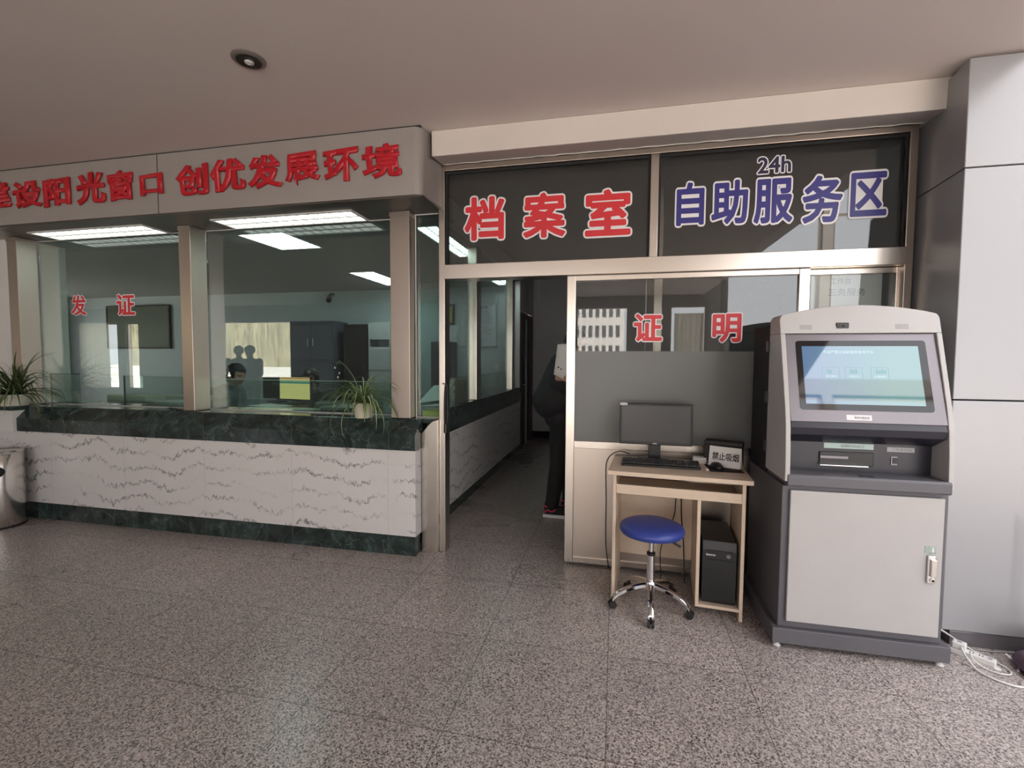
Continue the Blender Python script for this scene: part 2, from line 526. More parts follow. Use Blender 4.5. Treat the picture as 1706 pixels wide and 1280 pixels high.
# ---- lettering -----------------------------------------------------
def glyph(ch, off, extrude):
    c = bpy.data.curves.new('lettering', 'FONT')
    c.body = ch
    c.extrude = 0.002
    c.bevel_depth = off
    c.bevel_resolution = 1
    c.resolution_u = 3
    o = bpy.data.objects.new('lettering', c)
    COL.objects.link(o)
    dg = bpy.context.evaluated_depsgraph_get()
    dg.update()
    me = bpy.data.meshes.new_from_object(o.evaluated_get(dg))
    bpy.data.objects.remove(o)
    bpy.data.curves.remove(c)
    return me

def bounds(me):
    xs = [v.co.x for v in me.vertices]
    ys = [v.co.y for v in me.vertices]
    return min(xs), max(xs), min(ys), max(ys)

def put_glyph(name, me, fit, box, y, thick, material, parent=None, skew=0.0, world=True, warp=0.0, keep=False):
    """stand a glyph up facing -y; its fit bounds are mapped to box = x0,x1,z0,z1"""
    bx0, bx1, by0, by1 = fit
    x0, x1, z0, z1 = box
    zmax = max(v.co.z for v in me.vertices) or 1.0
    off = parent.location if (parent is not None and world) else Vector((0, 0, 0))
    for v in me.vertices:
        a = (v.co.x - bx0) / (bx1 - bx0)
        b = (v.co.y - by0) / (by1 - by0)
        if warp:
            a2, b2 = a, b
            a += warp * math.sin(b2 * 5.1 + 1.0) * 0.5 + warp * 0.5 * math.sin(a2 * 9 + b2 * 4)
            b += warp * math.sin(a2 * 4.3 + 0.6) * 0.6 + warp * 0.5 * math.sin(b2 * 11 + a2 * 3)
        x = x0 + a * (x1 - x0)
        z = z0 + b * (z1 - z0) + skew * (x - (x0 + x1) / 2)
        v.co = Vector((x, y - thick * 0.5 * (1 + (v.co.z / zmax if zmax else 1)), z)) - off
    me.materials.clear()
    me.materials.append(material)
    o = bpy.data.objects.new(name, me)
    COL.objects.link(o)
    if parent is not None:
        o.parent = parent
    return o

def bold_flat(ch, r):
    """flat bold glyph: the same outline laid down many times around a small circle, each a hair in front of the last"""
    flat = glyph(ch, 0.0, 0.0)
    src = bmesh.new()
    src.from_mesh(flat)
    top = max(v.co.z for v in src.verts)
    bmesh.ops.delete(src, geom=[f for f in src.faces if abs(f.normal.z) < 0.5 or f.calc_center_median().z < top - 1e-5], context='FACES')
    src.to_mesh(flat)
    src.free()
    offs = [(r * math.cos(2 * PI * i / 16), r * math.sin(2 * PI * i / 16)) for i in range(16)]
    offs += [(0.5 * r * math.cos(2 * PI * i / 8), 0.5 * r * math.sin(2 * PI * i / 8)) for i in range(8)] + [(0, 0)]
    out = bmesh.new()
    n0 = 0
    for k, (dx, dy) in enumerate(offs):
        out.from_mesh(flat)
        out.verts.ensure_lookup_table()
        for v in out.verts[n0:]:
            v.co = Vector((v.co.x + dx, v.co.y + dy, -0.9 + 1.9 * k / (len(offs) - 1)))
        n0 = len(out.verts)
    me = bpy.data.meshes.new('lettering')
    out.to_mesh(me)
    out.free()
    return me

def fill_counters(me, ch):
    """white backing: add a flat face over the whole outline of every closed stroke group"""
    flat = glyph(ch, 0.0, 0.0)
    bm = bmesh.new()
    bm.from_mesh(flat)
    bmesh.ops.remove_doubles(bm, verts=bm.verts[:], dist=1e-6)
    top = max(v.co.z for v in bm.verts)
    bmesh.ops.delete(bm, geom=[f for f in bm.faces if abs(f.normal.z) < 0.5 or f.calc_center_median().z < top - 1e-5], context='FACES')
    nxt = {}
    for e in bm.edges:
        if len(e.link_faces) == 1:
            l = e.link_loops[0]
            nxt[l.vert] = l.link_loop_next.vert
    out = bmesh.new()
    out.from_mesh(me)
    zlow = -1.0
    seen = set()
    for s in list(nxt):
        if s in seen:
            continue
        loop, v = [], s
        while v in nxt and v not in seen:
            seen.add(v); loop.append(v.co.copy()); v = nxt[v]
        if v is s and len(loop) > 3:
            zlow += 0.012
            out.faces.new([out.verts.new((p.x, p.y, zlow)) for p in loop])
    if ch == '区':
        xs = [v.co.x for v in bm.verts]; ys = [v.co.y for v in bm.verts]
        x0, x1, y0, y1 = min(xs), max(xs), min(ys), max(ys)
        w, h = x1 - x0, y1 - y0
        out.faces.new([out.verts.new((x0 + w * a, y0 + h * c, -1.02)) for a, c in ((0.06, 0.06), (0.90, 0.06), (0.90, 0.94), (0.06, 0.94))])
    out.to_mesh(me)
    out.free(); bm.free()

def vinyl(ch, box, y, face, parent, off=0.026, outline=0.066):
    out = bold_flat(ch, outline)
    fit = bounds(out)
    fill_counters(out, ch)
    o = put_glyph('vinyl_character', out, fit, box, y, 0.0006, M['white_vinyl'], parent)
    f = bold_flat(ch, off)
    put_glyph('coloured_face', f, fit, box, y - 0.0008, 0.0006, face, o, world=False)
    fo = bpy.data.objects[o.name].children[0]
    fo.data.transform(Matrix.Translation(-parent.location))
    return o

def text_strip(name, s, box, y, material, parent, off=0.01, world=True):
    me = glyph(s, off, 0.01)
    return put_glyph(name, me, bounds(me), box, y, 0.0004, material, parent, world=world)

# ---- bodies ----------------------------------------------------------
def capsule(mb, p1, r1, p2, r2):
    p1, p2 = Vector(p1), Vector(p2)
    n = 6
    mb.tube([p1.lerp(p2, i / n) for i in range(n + 1)], [r1 + (r2 - r1) * i / n for i in range(n + 1)], 14)
    mb.ball(p1, r1 * 0.999)
    mb.ball(p2, r2 * 0.999)

def remeshed(mb, name, mats, pick, parent, voxel=0.012, smooth_it=6):
    me = bpy.data.meshes.new(name)
    bmesh.ops.recalc_face_normals(mb.bm, faces=mb.bm.faces[:])
    mb.bm.to_mesh(me)
    mb.bm.free()
    o = bpy.data.objects.new(name, me)
    COL.objects.link(o)
    r = o.modifiers.new('remesh', 'REMESH')
    r.mode = 'VOXEL'
    r.voxel_size = voxel
    s = o.modifiers.new('smooth', 'SMOOTH')
    s.factor = 0.5
    s.iterations = smooth_it
    dg = bpy.context.evaluated_depsgraph_get()
    dg.update()
    me2 = bpy.data.meshes.new_from_object(o.evaluated_get(dg))
    o.modifiers.clear()
    o.data = me2
    me2.materials.clear()
    for x in mats:
        me2.materials.append(x)
    for p in me2.polygons:
        p.use_smooth = True
        p.material_index = pick(p.center)
    if parent is not None:
        o.parent = parent
    return o

def head_shapes(mb, c, yaw, s=1.0, tilt=0.0):
    """skull, jaw, nose, brow, ears, lips around a head centre; yaw turns the face (0 looks to -y)"""
    t = MB()
    t.ball((0, 0.012, 0.03), (0.076 * s, 0.094 * s, 0.088 * s), 3)
    t.ball((0, -0.022, -0.035), (0.058 * s, 0.066 * s, 0.072 * s), 3)
    t.ball((0, -0.052, -0.082), (0.030 * s, 0.026 * s, 0.020 * s), 2)
    t.tube([(0, -0.080, 0.012), (0, -0.098, -0.022), (0, -0.082, -0.030)], [0.009, 0.014, 0.010], 8)
    t.ball((0, -0.078, 0.022), (0.050, 0.014, 0.010), 2)
    t.ball((0, -0.082, -0.052), (0.024, 0.010, 0.009), 2)
    for sgn in (-1, 1):
        t.ball((sgn * 0.077, 0.012, -0.008), (0.010, 0.020, 0.032), 2)
        t.ball((sgn * 0.036, -0.060, -0.022), (0.022, 0.020, 0.020), 2)
    m = Matrix.Translation(c) @ Matrix.Rotation(yaw, 4, 'Z') @ Matrix.Rotation(tilt, 4, 'X')
    t.xf(m)
    tmp = bpy.data.meshes.new('t')
    t.bm.to_mesh(tmp)
    t.bm.free()
    mb.bm.from_mesh(tmp)
    bpy.data.meshes.remove(tmp)
    return m

def hand_shapes(mb, wrist, fwd, palm_n, s=1.0, curl=0.6):
    """palm, four bent fingers of unequal length and a thumb off the palm's side"""
    w, f, n = Vector(wrist), Vector(fwd).normalized(), Vector(palm_n).normalized()
    side = f.cross(n).normalized()
    pts = [w, w + f * 0.045 * s, w + f * 0.085 * s]
    for off in (-0.028, -0.010, 0.010, 0.028):
        capsule(mb, w + side * off * 0.6, 0.013 * s, w + f * 0.085 * s + side * off, 0.010 * s)
    for off, L in ((-0.030, 0.062), (-0.010, 0.075), (0.010, 0.070), (0.030, 0.055)):
        p = w + f * 0.088 * s + side * off
        d = f.copy()
        r = 0.0090
        for k, part in enumerate((0.45, 0.32, 0.23)):
            d = (d + n * curl * (0.5 + 0.25 * k)).normalized()
            q = p + d * L * part * s
            capsule(mb, p, r * s, q, (r - 0.0008) * s)
            p, r = q, r - 0.0008
    p = w + f * 0.022 * s + side * -0.030
    q = p + (f * 0.6 - side * 0.8 + n * 0.35).normalized() * 0.034 * s
    e = q + (f * 0.95 + n * 0.5).normalized() * 0.030 * s
    capsule(mb, p, 0.0115 * s, q, 0.0100 * s)
    capsule(mb, q, 0.0098 * s, e, 0.0085 * s)
# ================================================================== THE SETTING
GY = 3.30          # plane of the counter glazing
S = 'structure'

m = MB(); m.box(-18, 9, -5.2, 8.4, -0.06, 0.0)
link('floor', m, M['floor'], kind=S)
m = MB(); m.box(-18, 1.94, -5.2, 3.30, 2.89, 3.02)
link('ceiling', m, M['ceiling'], kind=S)
m = MB()
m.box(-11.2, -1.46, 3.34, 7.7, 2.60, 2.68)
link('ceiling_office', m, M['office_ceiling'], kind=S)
m = MB()
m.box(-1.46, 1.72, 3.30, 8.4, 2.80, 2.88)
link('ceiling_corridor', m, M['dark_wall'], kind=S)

# entrance side behind the camera
m = MB()
holes = [(-16.5, -15.07, 0.40, 2.46), (-14.77, -14.26, 0.40, 2.46), (-11.75, -8.95, 0.80, 2.46),
         (-3.9, -1.25, 0.05, 2.66), (-0.95, 0.30, 0.05, 2.66), (1.20, 2.02, 0.05, 2.66),  # first opening on this row is added to bring daylight onto the counter
         (2.4, 4.3, 0.05, 5.6), (4.5, 6.6, 0.05, 5.6), (6.8, 8.7, 0.05, 5.6)]
solid_wall(m, 1, -5.2, -5.0, -18, 9, 0, 6.0, holes)
link('wall_front', m, M['lobby_wall'], kind=S)
for i, h in enumerate(holes):
    w = struct_root('window_%d' % (i + 11), ((h[0] + h[1]) / 2, -5.1, h[2]))
    m = MB()
    x0, x1, z0, z1 = h
    m.box(x0, x0 + 0.05, -5.14, -5.06, z0, z1); m.box(x1 - 0.05, x1, -5.14, -5.06, z0, z1)
    m.box(x0 + 0.05, x1 - 0.05, -5.14, -5.06, z1 - 0.05, z1); m.box(x0 + 0.05, x1 - 0.05, -5.14, -5.06, z0, z0 + 0.05)
    if z1 > 3:
        for zz in (2.1, 3.3, 4.5):
            m.box(x0 + 0.05, x1 - 0.05, -5.13, -5.07, zz, zz + 0.05)
    link('window_frame', m, M['steel'], w, world=True)
m = MB(); solid_wall(m, 0, -18.2, -18.0, -5.2, 3.4, 0, 3.0, [])
link('wall_left', m, M['lobby_wall'], kind=S)
m = MB(); m.box(1.94, 2.04, -5.0, 3.0, 3.02, 6.0)
link('wall_atrium', m, M['clad'], kind=S)
m = MB(); m.box(9.0, 9.2, -5.2, 3.4, 0, 6.0)
link('wall_right', m, M['clad'], kind=S)
m = MB(); m.box(2.62, 9.0, 3.2, 3.4, 0, 6.0); m.box(1.72, 2.62, 3.3, 3.4, 2.89, 6.0)
link('wall_atrium_back', m, M['clad'], kind=S)

# office, corridor and archive walls
m = MB(); m.box(-11.2, -1.43, 7.6, 7.7, 0, 2.60)
link('wall_back', m, M['office_wall'], kind=S)
m = MB(); solid_wall(m, 0, -11.2, -11.1, 3.30, 7.6, 0, 2.60, [(3.9, 6.5, 0.85, 2.35)])
link('wall_office_left', m, M['office_wall'], kind=S)
w = struct_root('window_20', (-11.15, 5.2, 0.85))  # unseen window, added to let daylight into the dim office
m = MB()
m.box(-11.19, -11.11, 3.9, 3.95, 0.85, 2.35); m.box(-11.19, -11.11, 6.45, 6.5, 0.85, 2.35); m.box(-11.19, -11.11, 5.17, 5.23, 0.85, 2.35)
m.box(-11.19, -11.11, 3.95, 6.45, 0.85, 0.90); m.box(-11.19, -11.11, 3.95, 6.45, 2.30, 2.35)
link('window_frame', m, M['lamp_white'], w, world=True)
m = MB(); m.box(-18, -6.2, 3.0, 3.3, 0, 2.89)
link('wall_lobby_back', m, M['white_paint'], kind=S)
m = MB(); m.box(-1.43, 1.66, 8.24, 8.4, 0, 2.80)
link('wall_corridor_end', m, M['hall_wall'], kind=S)
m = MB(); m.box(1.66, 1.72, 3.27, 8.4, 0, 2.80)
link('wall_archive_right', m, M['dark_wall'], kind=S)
m = MB(); m.box(-1.52, -1.43, 8.02, 8.24, 0, 2.80); m.box(-1.52, -1.43, 7.05, 8.02, 2.15, 2.80); m.box(-1.52, -1.43, 7.05, 7.09, 0, 2.15)
link('wall_corridor_left', m, M['hall_wall'], kind=S)
m = MB(); m.box(-1.43, 1.66, 8.222, 8.24, 0, 0.12)
link('baseboard_back', m, M['black_matt'], kind=S)
d = struct_root('door_3', (-1.46, 7.55, 0))
m = MB()
m.box(-1.50, -1.40, 7.09, 7.17, 0, 2.12); m.box(-1.50, -1.40, 7.94, 8.02, 0, 2.12); m.box(-1.50, -1.40, 7.17, 7.94, 2.05, 2.12)
link('door_frame', m, M['brown_door'], d, 0.004, world=True)
m = MB(); m.box(-1.49, -1.45, 7.175, 7.935, 0.005, 2.045)
link('door_leaf', m, M['brown_door'], d, 0.003, world=True)
m = MB(); m.tube([(-1.45, 7.26, 1.0), (-1.40, 7.26, 1.0), (-1.40, 7.36, 1.0)], 0.009, 8)
link('door_handle', m, M['chrome'], d, world=True, smooth=50)

# white pillar at the far left
m = MB(); m.box(-6.2, -5.275, 3.22, 3.60, 0.966, 2.457); m.box(-6.2, -5.037, 2.985, 3.22, 0.758, 0.934); m.box(-6.2, -5.15, 3.22, 3.60, 0, 0.934)
link('wall_pillar', m, M['white_paint'], kind=S)

# fascia above the counter with a rounded right end
m = MB()
poly = [(-18, 2.87), (-1.285, 2.87)]
poly += [(-1.285 + 0.05 * math.sin(a), 2.92 - 0.05 * math.cos(a)) for a in (R(20), R(40), R(60), R(80), R(90))]
poly += [(-1.205, 3.15), (-1.205, 3.28), (-18, 3.28)]
m.prism(poly, 2, 2.457, 2.882)
f = link('trim_1', m, M['alu'], kind=S, smooth=30)
m = MB()
for x in (-3.30, -5.6):
    m.box(x - 0.0025, x + 0.0025, 2.8685, 2.8700, 2.458, 2.882)
m.box(-17.9, -1.24, 2.873, 2.90, 2.882, 2.8895)
link('panel_joint', m, M['black_matt'], f)
m = MB()
m.box(-5.03, -1.225, 2.885, 3.33, 2.448, 2.4565)
link('trim_2', m, M['soffit'], kind=S)
m = MB(); m.box(-5.03, -1.26, 3.315, 3.35, 2.4570, 2.60)
link('trim_3', m, M['soffit'], kind=S)
# painted beam over the door wall
m = MB()
m.prism([(2.96, 2.889), (2.96, 2.725), (3.13, 2.745), (3.29, 2.745), (3.29, 2.889)], 0, -1.200, 1.70)
link('trim_4', m, M['beam'], kind=S, bevel=0.006)
m = MB()
pts = [(-1.18 + 2.85 * i / 60, 3.142 + 0.004 * math.sin(i * 1.7), 2.7425 + 0.0015 * math.sin(i * 2.3)) for i in range(61)]
m.tube(pts, [0.003 + 0.0016 * abs(math.sin(i * 3.1) * math.sin(i * 0.7)) for i in range(61)], 6)
link('trim_5', m, M['sealant'], kind=S)

# clad column on the right, in three courses
col = struct_root('wall_column', (1.9, 3.0, 0))
def col_front(z):      # the cladding leans back very slightly
    return 1.60 + 0.06 * (z / 2.89), 2.66 + 0.12 * (z / 2.89)
cz = [0.075, 1.213, 2.345, 2.878]
for i in range(3):
    a, b = cz[i] + (0.003 if i else 0), cz[i + 1] - 0.003
    xa, ya = col_front(a); xb, yb = col_front(b)
    m = MB()
    A = [(xa, ya, a), (2.60, ya, a), (2.60, 3.30, a), (xa + 0.05, 3.30, a)]
    B = [(xb, yb, b), (2.60, yb, b), (2.60, 3.30, b), (xb + 0.05, 3.30, b)]
    m.mesh(A + B, [(3, 2, 1, 0), (4, 5, 6, 7), (0, 1, 5, 4), (1, 2, 6, 5), (2, 3, 7, 6), (3, 0, 4, 7)])
    link('cladding_panel', m, M['clad'], col, world=True, bevel=0.004)
m = MB()
m.box(1.70, 2.58, 2.81, 3.29, 0.0, 2.885)
link('column_core', m, M['black_matt'], col, world=True)
m = MB(); m.box(1.64, 2.58, 2.668, 2.80, 0.0, 0.072)
link('column_skirting', m, M['kiosk_bezel'], col, world=True, bevel=0.003)

# ---- counter glazing ---------------------------------------------------
def pane(name, x0, x1, y, z0, z1, material, line=True):
    r = struct_root(name, ((x0 + x1) / 2, y, z0))
    m = MB(); m.box(x0, x1, y, y + 0.006, z0, z1)
    link('pane', m, material, r, world=True)
    if line:
        m = MB()
        m.box(x0, x1, y - 0.004, y - 0.0005, z0, z0 + 0.006)
        m.box(x0, x1, y - 0.004, y - 0.0005, z1 - 0.007, z1)
        link('sealant', m, M['sealant'], r, world=True)
    return r
w1 = pane('window_1', -5.15, -3.322, GY, 0.966, 2.446, M['glass'])
w2 = pane('window_2', -3.318, -1.452, GY, 0.966, 2.446, M['glass'])
w3 = pane('window_3', -1.432, -1.228, 3.235, 0.966, 2.446, M['glass'])
m = MB(); m.box(-1.438, -1.430, 3.228, 3.2345, 0.966, 2.446)
link('sealant', m, M['sealant'], w3, world=True)
for box, ch in (((-4.797, -4.610, 1.764, 1.957), '发'), ((-4.287, -4.071, 1.757, 1.955), '证')):
    vinyl(ch, box, GY - 0.0015, M['red_vinyl'], w1)

def post(name, x0, x1, y0, y1, z0, z1):
    r = struct_root(name, ((x0 + x1) / 2, (y0 + y1) / 2, z0))
    m = MB(); m.box(x0, x1, y0, y1, z0, z1)
    link('post', m, M['steel'], r, world=True, bevel=0.004)
    m = MB(); m.box(x0 - 0.004, x1 + 0.004, y0 - 0.004, y1, z1 - 0.035, z1)
    link('collar', m, M['steel'], r, world=True, bevel=0.002)
    return r
post('trim_6', -5.270, -5.156, 3.14, GY - 0.006, 0.966, 2.447)
post('trim_7', -3.428, -3.317, 3.14, GY - 0.006, 0.966, 2.447)
post('trim_8', -1.592, -1.442, 3.14, GY - 0.006, 0.966, 2.447)

# ---- steel door wall ------------------------------------------------------
tr = struct_root('trim_9', (0.2, 3.2, 0))
m = MB()
m.box(-1.225, -1.180, 3.15, 3.25, 0, 2.74)
link('frame_post', m, M['steel_bright'], tr, world=True, bevel=0.003)
m = MB(); m.box(1.616, 1.658, 3.15, 3.25, 0, 2.74)
link('frame_post', m, M['steel'], tr, world=True, bevel=0.003)
m = MB(); m.box(-1.180, 1.616, 3.15, 3.25, 2.703, 2.74)
link('frame_head', m, M['steel'], tr, world=True, bevel=0.003)
m = MB(); m.box(0.200, 0.250, 3.15, 3.25, 2.057, 2.703)
link('frame_mullion', m, M['steel_bright'], tr, world=True, bevel=0.003)
m = MB(); m.box(-1.180, 1.616, 3.135, 3.265, 1.957, 2.057)
link('transom', m, M['steel_bright'], tr, world=True, bevel=0.003)
m = MB()
m.prism([(-1.347, 0.0), (-1.2255, 0.0), (-1.2255, 0.965), (-1.262, 0.956), (-1.298, 0.925), (-1.347, 0.862)], 1, 3.118, 3.150)
link('end_plate', m, M['steel_bright'], tr, world=True, bevel=0.003)

w6 = pane('window_6', -1.178, 0.198, 3.190, 2.060, 2.700, M['glass_dark'], False)
w7 = pane('window_7', 0.252, 1.614, 3.190, 2.060, 2.700, M['glass_dark'], False)
for ww, x0, x1 in ((w6, -1.178, 0.198), (w7, 0.252, 1.614)):
    m = MB()
    m.box(x0, x1, 3.168, 3.189, 2.684, 2.701); m.box(x0, x0 + 0.012, 3.168, 3.189, 2.06, 2.684); m.box(x1 - 0.012, x1, 3.168, 3.189, 2.06, 2.684)
    link('glazing_bead', m, M['black_matt'], ww, world=True)
ky = 3.1885
sc_ = ky / 3.17
def bx(a):
    return (a[0] * sc_, a[1] * sc_, 1.4 + (a[2] - 1.4) * sc_, 1.4 + (a[3] - 1.4) * sc_)
for ch, b in (('档', (-1.052, -0.745, 2.210, 2.528)), ('案', (-0.636, -0.327, 2.206, 2.527)), ('室', (-0.221, 0.094, 2.198, 2.519))):
    vinyl(ch, bx(b), ky, M['red_vinyl'], w6, 0.032, 0.068)
for ch, b in (('自', (0.352, 0.536, 2.236, 2.525)), ('助', (0.560, 0.788, 2.231, 2.522)), ('服', (0.803, 1.038, 2.224, 2.514)),
              ('务', (1.070, 1.304, 2.210, 2.512)), ('区', (1.325, 1.531, 2.235, 2.513))):
    vinyl(ch, bx(b), ky, M['blue_vinyl'], w7, 0.030, 0.072)
vinyl('24h', bx((0.820, 1.018, 2.528, 2.640)), ky, M['navy_vinyl'], w7, 0.024, 0.075)

def leaf(name, x0, x1, y, sl, sr, frost=True):
    r = struct_root(name, ((x0 + x1) / 2, y + 0.02, 0))
    m = MB(); m.box(x0, x0 + sl, y, y + 0.04, 0.012, 1.956)
    link('stile', m, M['steel_bright'], r, world=True, bevel=0.003)
    m = MB(); m.box(x1 - sr, x1, y, y + 0.04, 0.012, 1.956)
    link('stile', m, M['steel_bright'], r, world=True, bevel=0.003)
    for a, b in ((1.921, 1.956), (0.803, 0.853), (0.012, 0.055)):
        m = MB(); m.box(x0 + sl, x1 - sr, y + 0.002, y + 0.038, a, b)
        link('rail', m, M['steel_bright'], r, world=True, bevel=0.003)
    m = MB(); m.box(x0 + sl, x1 - sr, y + 0.012, y + 0.022, 0.055, 0.803)
    link('lower_panel', m, M['steel'], r, world=True)
    m = MB(); m.box(x0 + sl, x1 - sr, y + 0.018, y + 0.022, 0.853, 1.921)
    link('pane', m, M['glass_dark'], r, world=True)
    if frost:
        m = MB(); m.box(x0 + sl, x1 - sr, y + 0.0165, y + 0.0175, 0.853, 1.457)
        link('frosted_film', m, M['frost'], r, world=True)
    return r
d1 = leaf('door_1', -0.321, 1.136, 3.158, 0.058, 0.060)
d2 = leaf('door_2', 1.085, 1.655, 3.204, 0.050, 0.050)
for ch, b in (('证', (0.107, 0.298, 1.513, 1.706)), ('明', (0.585, 0.767, 1.506, 1.699))):
    vinyl(ch, bx(b), 3.1750, M['red_vinyl'], d1, 0.030, 0.066)

# ---- corridor glazing and inner frame ---------------------------------------
w8 = struct_root('window_8', (-1.47, 4.0, 0.966))
m = MB(); m.box(-1.476, -1.470, 3.33, 6.52, 0.966, 2.585)
link('pane', m, M['glass'], w8, world=True)
m = MB(); m.box(-1.478, -1.468, 6.74, 7.03, 0.966, 2.585)
link('pane', m, M['glass'], w8, world=True)
for y0 in (4.76, 6.52):
    m = MB(); m.box(-1.53, -1.430, y0, y0 + 0.17, 0.966, 2.585)
    link('mullion_post', m, M['steel_bright'], w8, world=True, bevel=0.004)
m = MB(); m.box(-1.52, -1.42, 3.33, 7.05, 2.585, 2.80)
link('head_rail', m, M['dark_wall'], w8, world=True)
tr = struct_root('trim_10', (0.3, 3.9, 0))
m = MB(); m.box(0.290, 0.352, 3.88, 3.96, 0, 2.79)
link('partition_post', m, M['steel_bright'], tr, world=True, bevel=0.003)

# ---- outside ------------------------------------------------------------------
m = MB(); m.box(-95, 70, -75, -5.25, -0.15, -0.08)
link('ground', m, M['snow'], kind=S)

# ================================================================== COUNTERS
c1 = thing('service_counter', 'long reception counter with white veined marble front and dark green granite ledge, facing the hall', 'counter', (-3.2, 3.1, 0))
m = MB(); m.box(-6.2, -1.358, 3.027, 3.12, 0.001, 0.143)
link('kick_plinth', m, M['granite'], c1, world=True)
m = MB(); m.box(-6.2, -1.352, 3.022, 3.14, 0.143, 0.757)
link('marble_front', m, M['marble'], c1, world=True)
m = MB()
m.prism([(3.008, 0.757), (3.008, 0.868), (3.100, 0.962), (3.108, 0.965), (3.304, 0.965), (3.304, 0.935), (3.14, 0.935), (3.14, 0.757)], 0, -5.035, -1.348)
m.box(-1.348, -1.2265, 3.1505, 3.304, 0.935, 0.965)
m.box(-5.035, -1.556, 3.304, 4.20, 0.935, 0.965)
m.box(-6.2, -5.035, 2.975, 3.22, 0.935, 0.965)
link('granite_cap', m, M['granite'], c1, world=True, bevel=0.0025)

c2 = thing('service_counter', 'marble and granite counter running back along the left side of the dim corridor', 'counter', (-1.45, 5.1, 0))
m = MB(); m.box(-1.52, -1.425, 3.307, 7.04, 0.001, 0.106)
link('kick_plinth', m, M['granite'], c2, world=True)
m = MB(); m.box(-1.52, -1.412, 3.307, 7.04, 0.106, 0.760)
link('marble_front', m, M['marble'], c2, world=True)
m = MB()
m.prism([(-1.402, 0.760), (-1.402, 0.872), (-1.425, 0.958), (-1.43, 0.965), (-1.55, 0.965), (-1.55, 0.760)], 1, 3.307, 7.04)
m.box(-2.3, -1.55, 4.205, 7.04, 0.935, 0.965)
link('granite_cap', m, M['granite'], c2, world=True, bevel=0.0025)
# ================================================================== KIOSK
k = thing('service_kiosk', 'tall grey and white self-service kiosk with tilted touchscreen beside the white column', 'kiosk', (1.1425, 2.75, 0))
X0, X1 = 0.800, 1.485
m = MB(); m.box(X0, X1, 2.468, 3.03, 0.10, 0.80)
base = link('base_cabinet', m, M['kiosk_grey'], k, world=True, bevel=0.004)
m = MB(); m.box(0.772, 1.513, 2.445, 3.05, 0.025, 0.100)
link('plinth', m, M['kiosk_grey'], k, world=True, bevel=0.003)
for x, y in ((0.80, 2.47), (1.485, 2.47), (0.80, 3.02), (1.485, 3.02)):
    m = MB(); m.lathe([(0.016, 0.0), (0.018, 0.004), (0.012, 0.010), (0.012, 0.026)], (x, y, 0), 14)
    link('foot', m, M['white_plastic'], k, world=True, smooth=40)
m = MB(); m.box(0.832, 1.463, 2.450, 2.467, 0.137, 0.782)
door = link('door', m, M['kiosk_white'], k, world=True, bevel=0.003)
def sub(name, mb, material, par, root, **kw):
    mb.bm.transform(Matrix.Translation(-root.location))
    return link(name, mb, material, par, **kw)
m = MB()
m.box(1.402, 1.433, 2.438, 2.4495, 0.392, 0.520)
hd = sub('handle', m, M['chrome'], door, k, bevel=0.004)
m = MB()
m.box(1.411, 1.433, 2.428, 2.438, 0.425, 0.505)
m.tube([(1.421, 2.438, 0.408), (1.421, 2.432, 0.408)], 0.011, 16)
bpy_o = sub('handle_grip', m, M['steel_bright'], door, k, bevel=0.002)
m = MB(); m.tube([(1.421, 2.4325, 0.408), (1.421, 2.4305, 0.408)], 0.0055, 12)
sub('keyhole', m, M['black'], door, k)
m = MB(); m.box(1.392, 1.436, 2.4488, 2.4498, 0.526, 0.563)
sub('sticker', m, mat('green_grey_sticker', (0.34, 0.42, 0.37), 0.6, var=0.25, scale=90), door, k, label='small green sticker')
m = MB(); m.box(1.421, 1.428, 2.4482, 2.4488, 0.534, 0.556)
sub('sticker_mark', m, M['white_vinyl'], door, k)

PROF = [(2.572, 1.535), (2.545, 1.44), (2.508, 1.31), (2.474, 1.19), (2.452, 1.09), (2.442, 0.98), (2.438, 0.88), (2.437, 0.826)]
poly = PROF + [(2.735, 0.826), (2.735, 1.535)]
for a, b in ((X0, X0 + 0.022), (X1 - 0.022, X1)):
    m = MB(); m.prism(poly, 0, a, b)
    link('side_cheek', m, M['kiosk_white'], k, world=True, bevel=0.003)
m = MB()
arch = [(X0, 1.535), (X0, 1.600)]
arch += [(X0 + 0.02 * (1 - math.cos(a)), 1.600 + 0.03 * math.sin(a)) for a in (R(30), R(60), R(85))]
n = 18
for i in range(1, n):
    t = i / n
    arch.append((X0 + 0.022 + (X1 - X0 - 0.044) * t, 1.632 + 0.042 * math.sin(PI * t) ** 0.9))
arch += [(X1 - 0.02 * (1 - math.cos(a)), 1.600 + 0.03 * math.sin(a)) for a in (R(85), R(60), R(30))]
arch += [(X1, 1.600), (X1, 1.535)]
m.prism(arch, 1, 0.0, 1.0, fn=lambda q: (q[0], (2.572 + (q[2] - 1.535) * 0.28) if q[1] < 0.5 else 2.735, q[2]))
hood = link('hood', m, M['kiosk_white'], k, world=True, bevel=0.004)
m = MB()
m.box(1.048, 1.104, 2.5785, 2.590, 1.553, 1.587)
cm = sub('camera_window', m, M['black'], hood, k, bevel=0.004)
m = MB()
for dx in (-0.010, 0.008):
    m.tube([(1.070 + dx, 2.5785, 1.570), (1.070 + dx, 2.5770, 1.570)], 0.0055, 12)
sub('camera_lens', m, M['screen_black'], hood, k)
for xc in (0.915, 1.325):
    m = MB()
    for i in range(9):
        for j in range(4):
            x = xc + (i - 4) * 0.0062; z = 1.566 + (j - 1.5) * 0.0062
            yy = 2.572 + (z - 1.535) * 0.28
            m.tube([(x, yy - 0.0004, z), (x, yy + 0.003, z)], 0.0017, 6)
    sub('speaker_grille', m, M['black_matt'], hood, k)

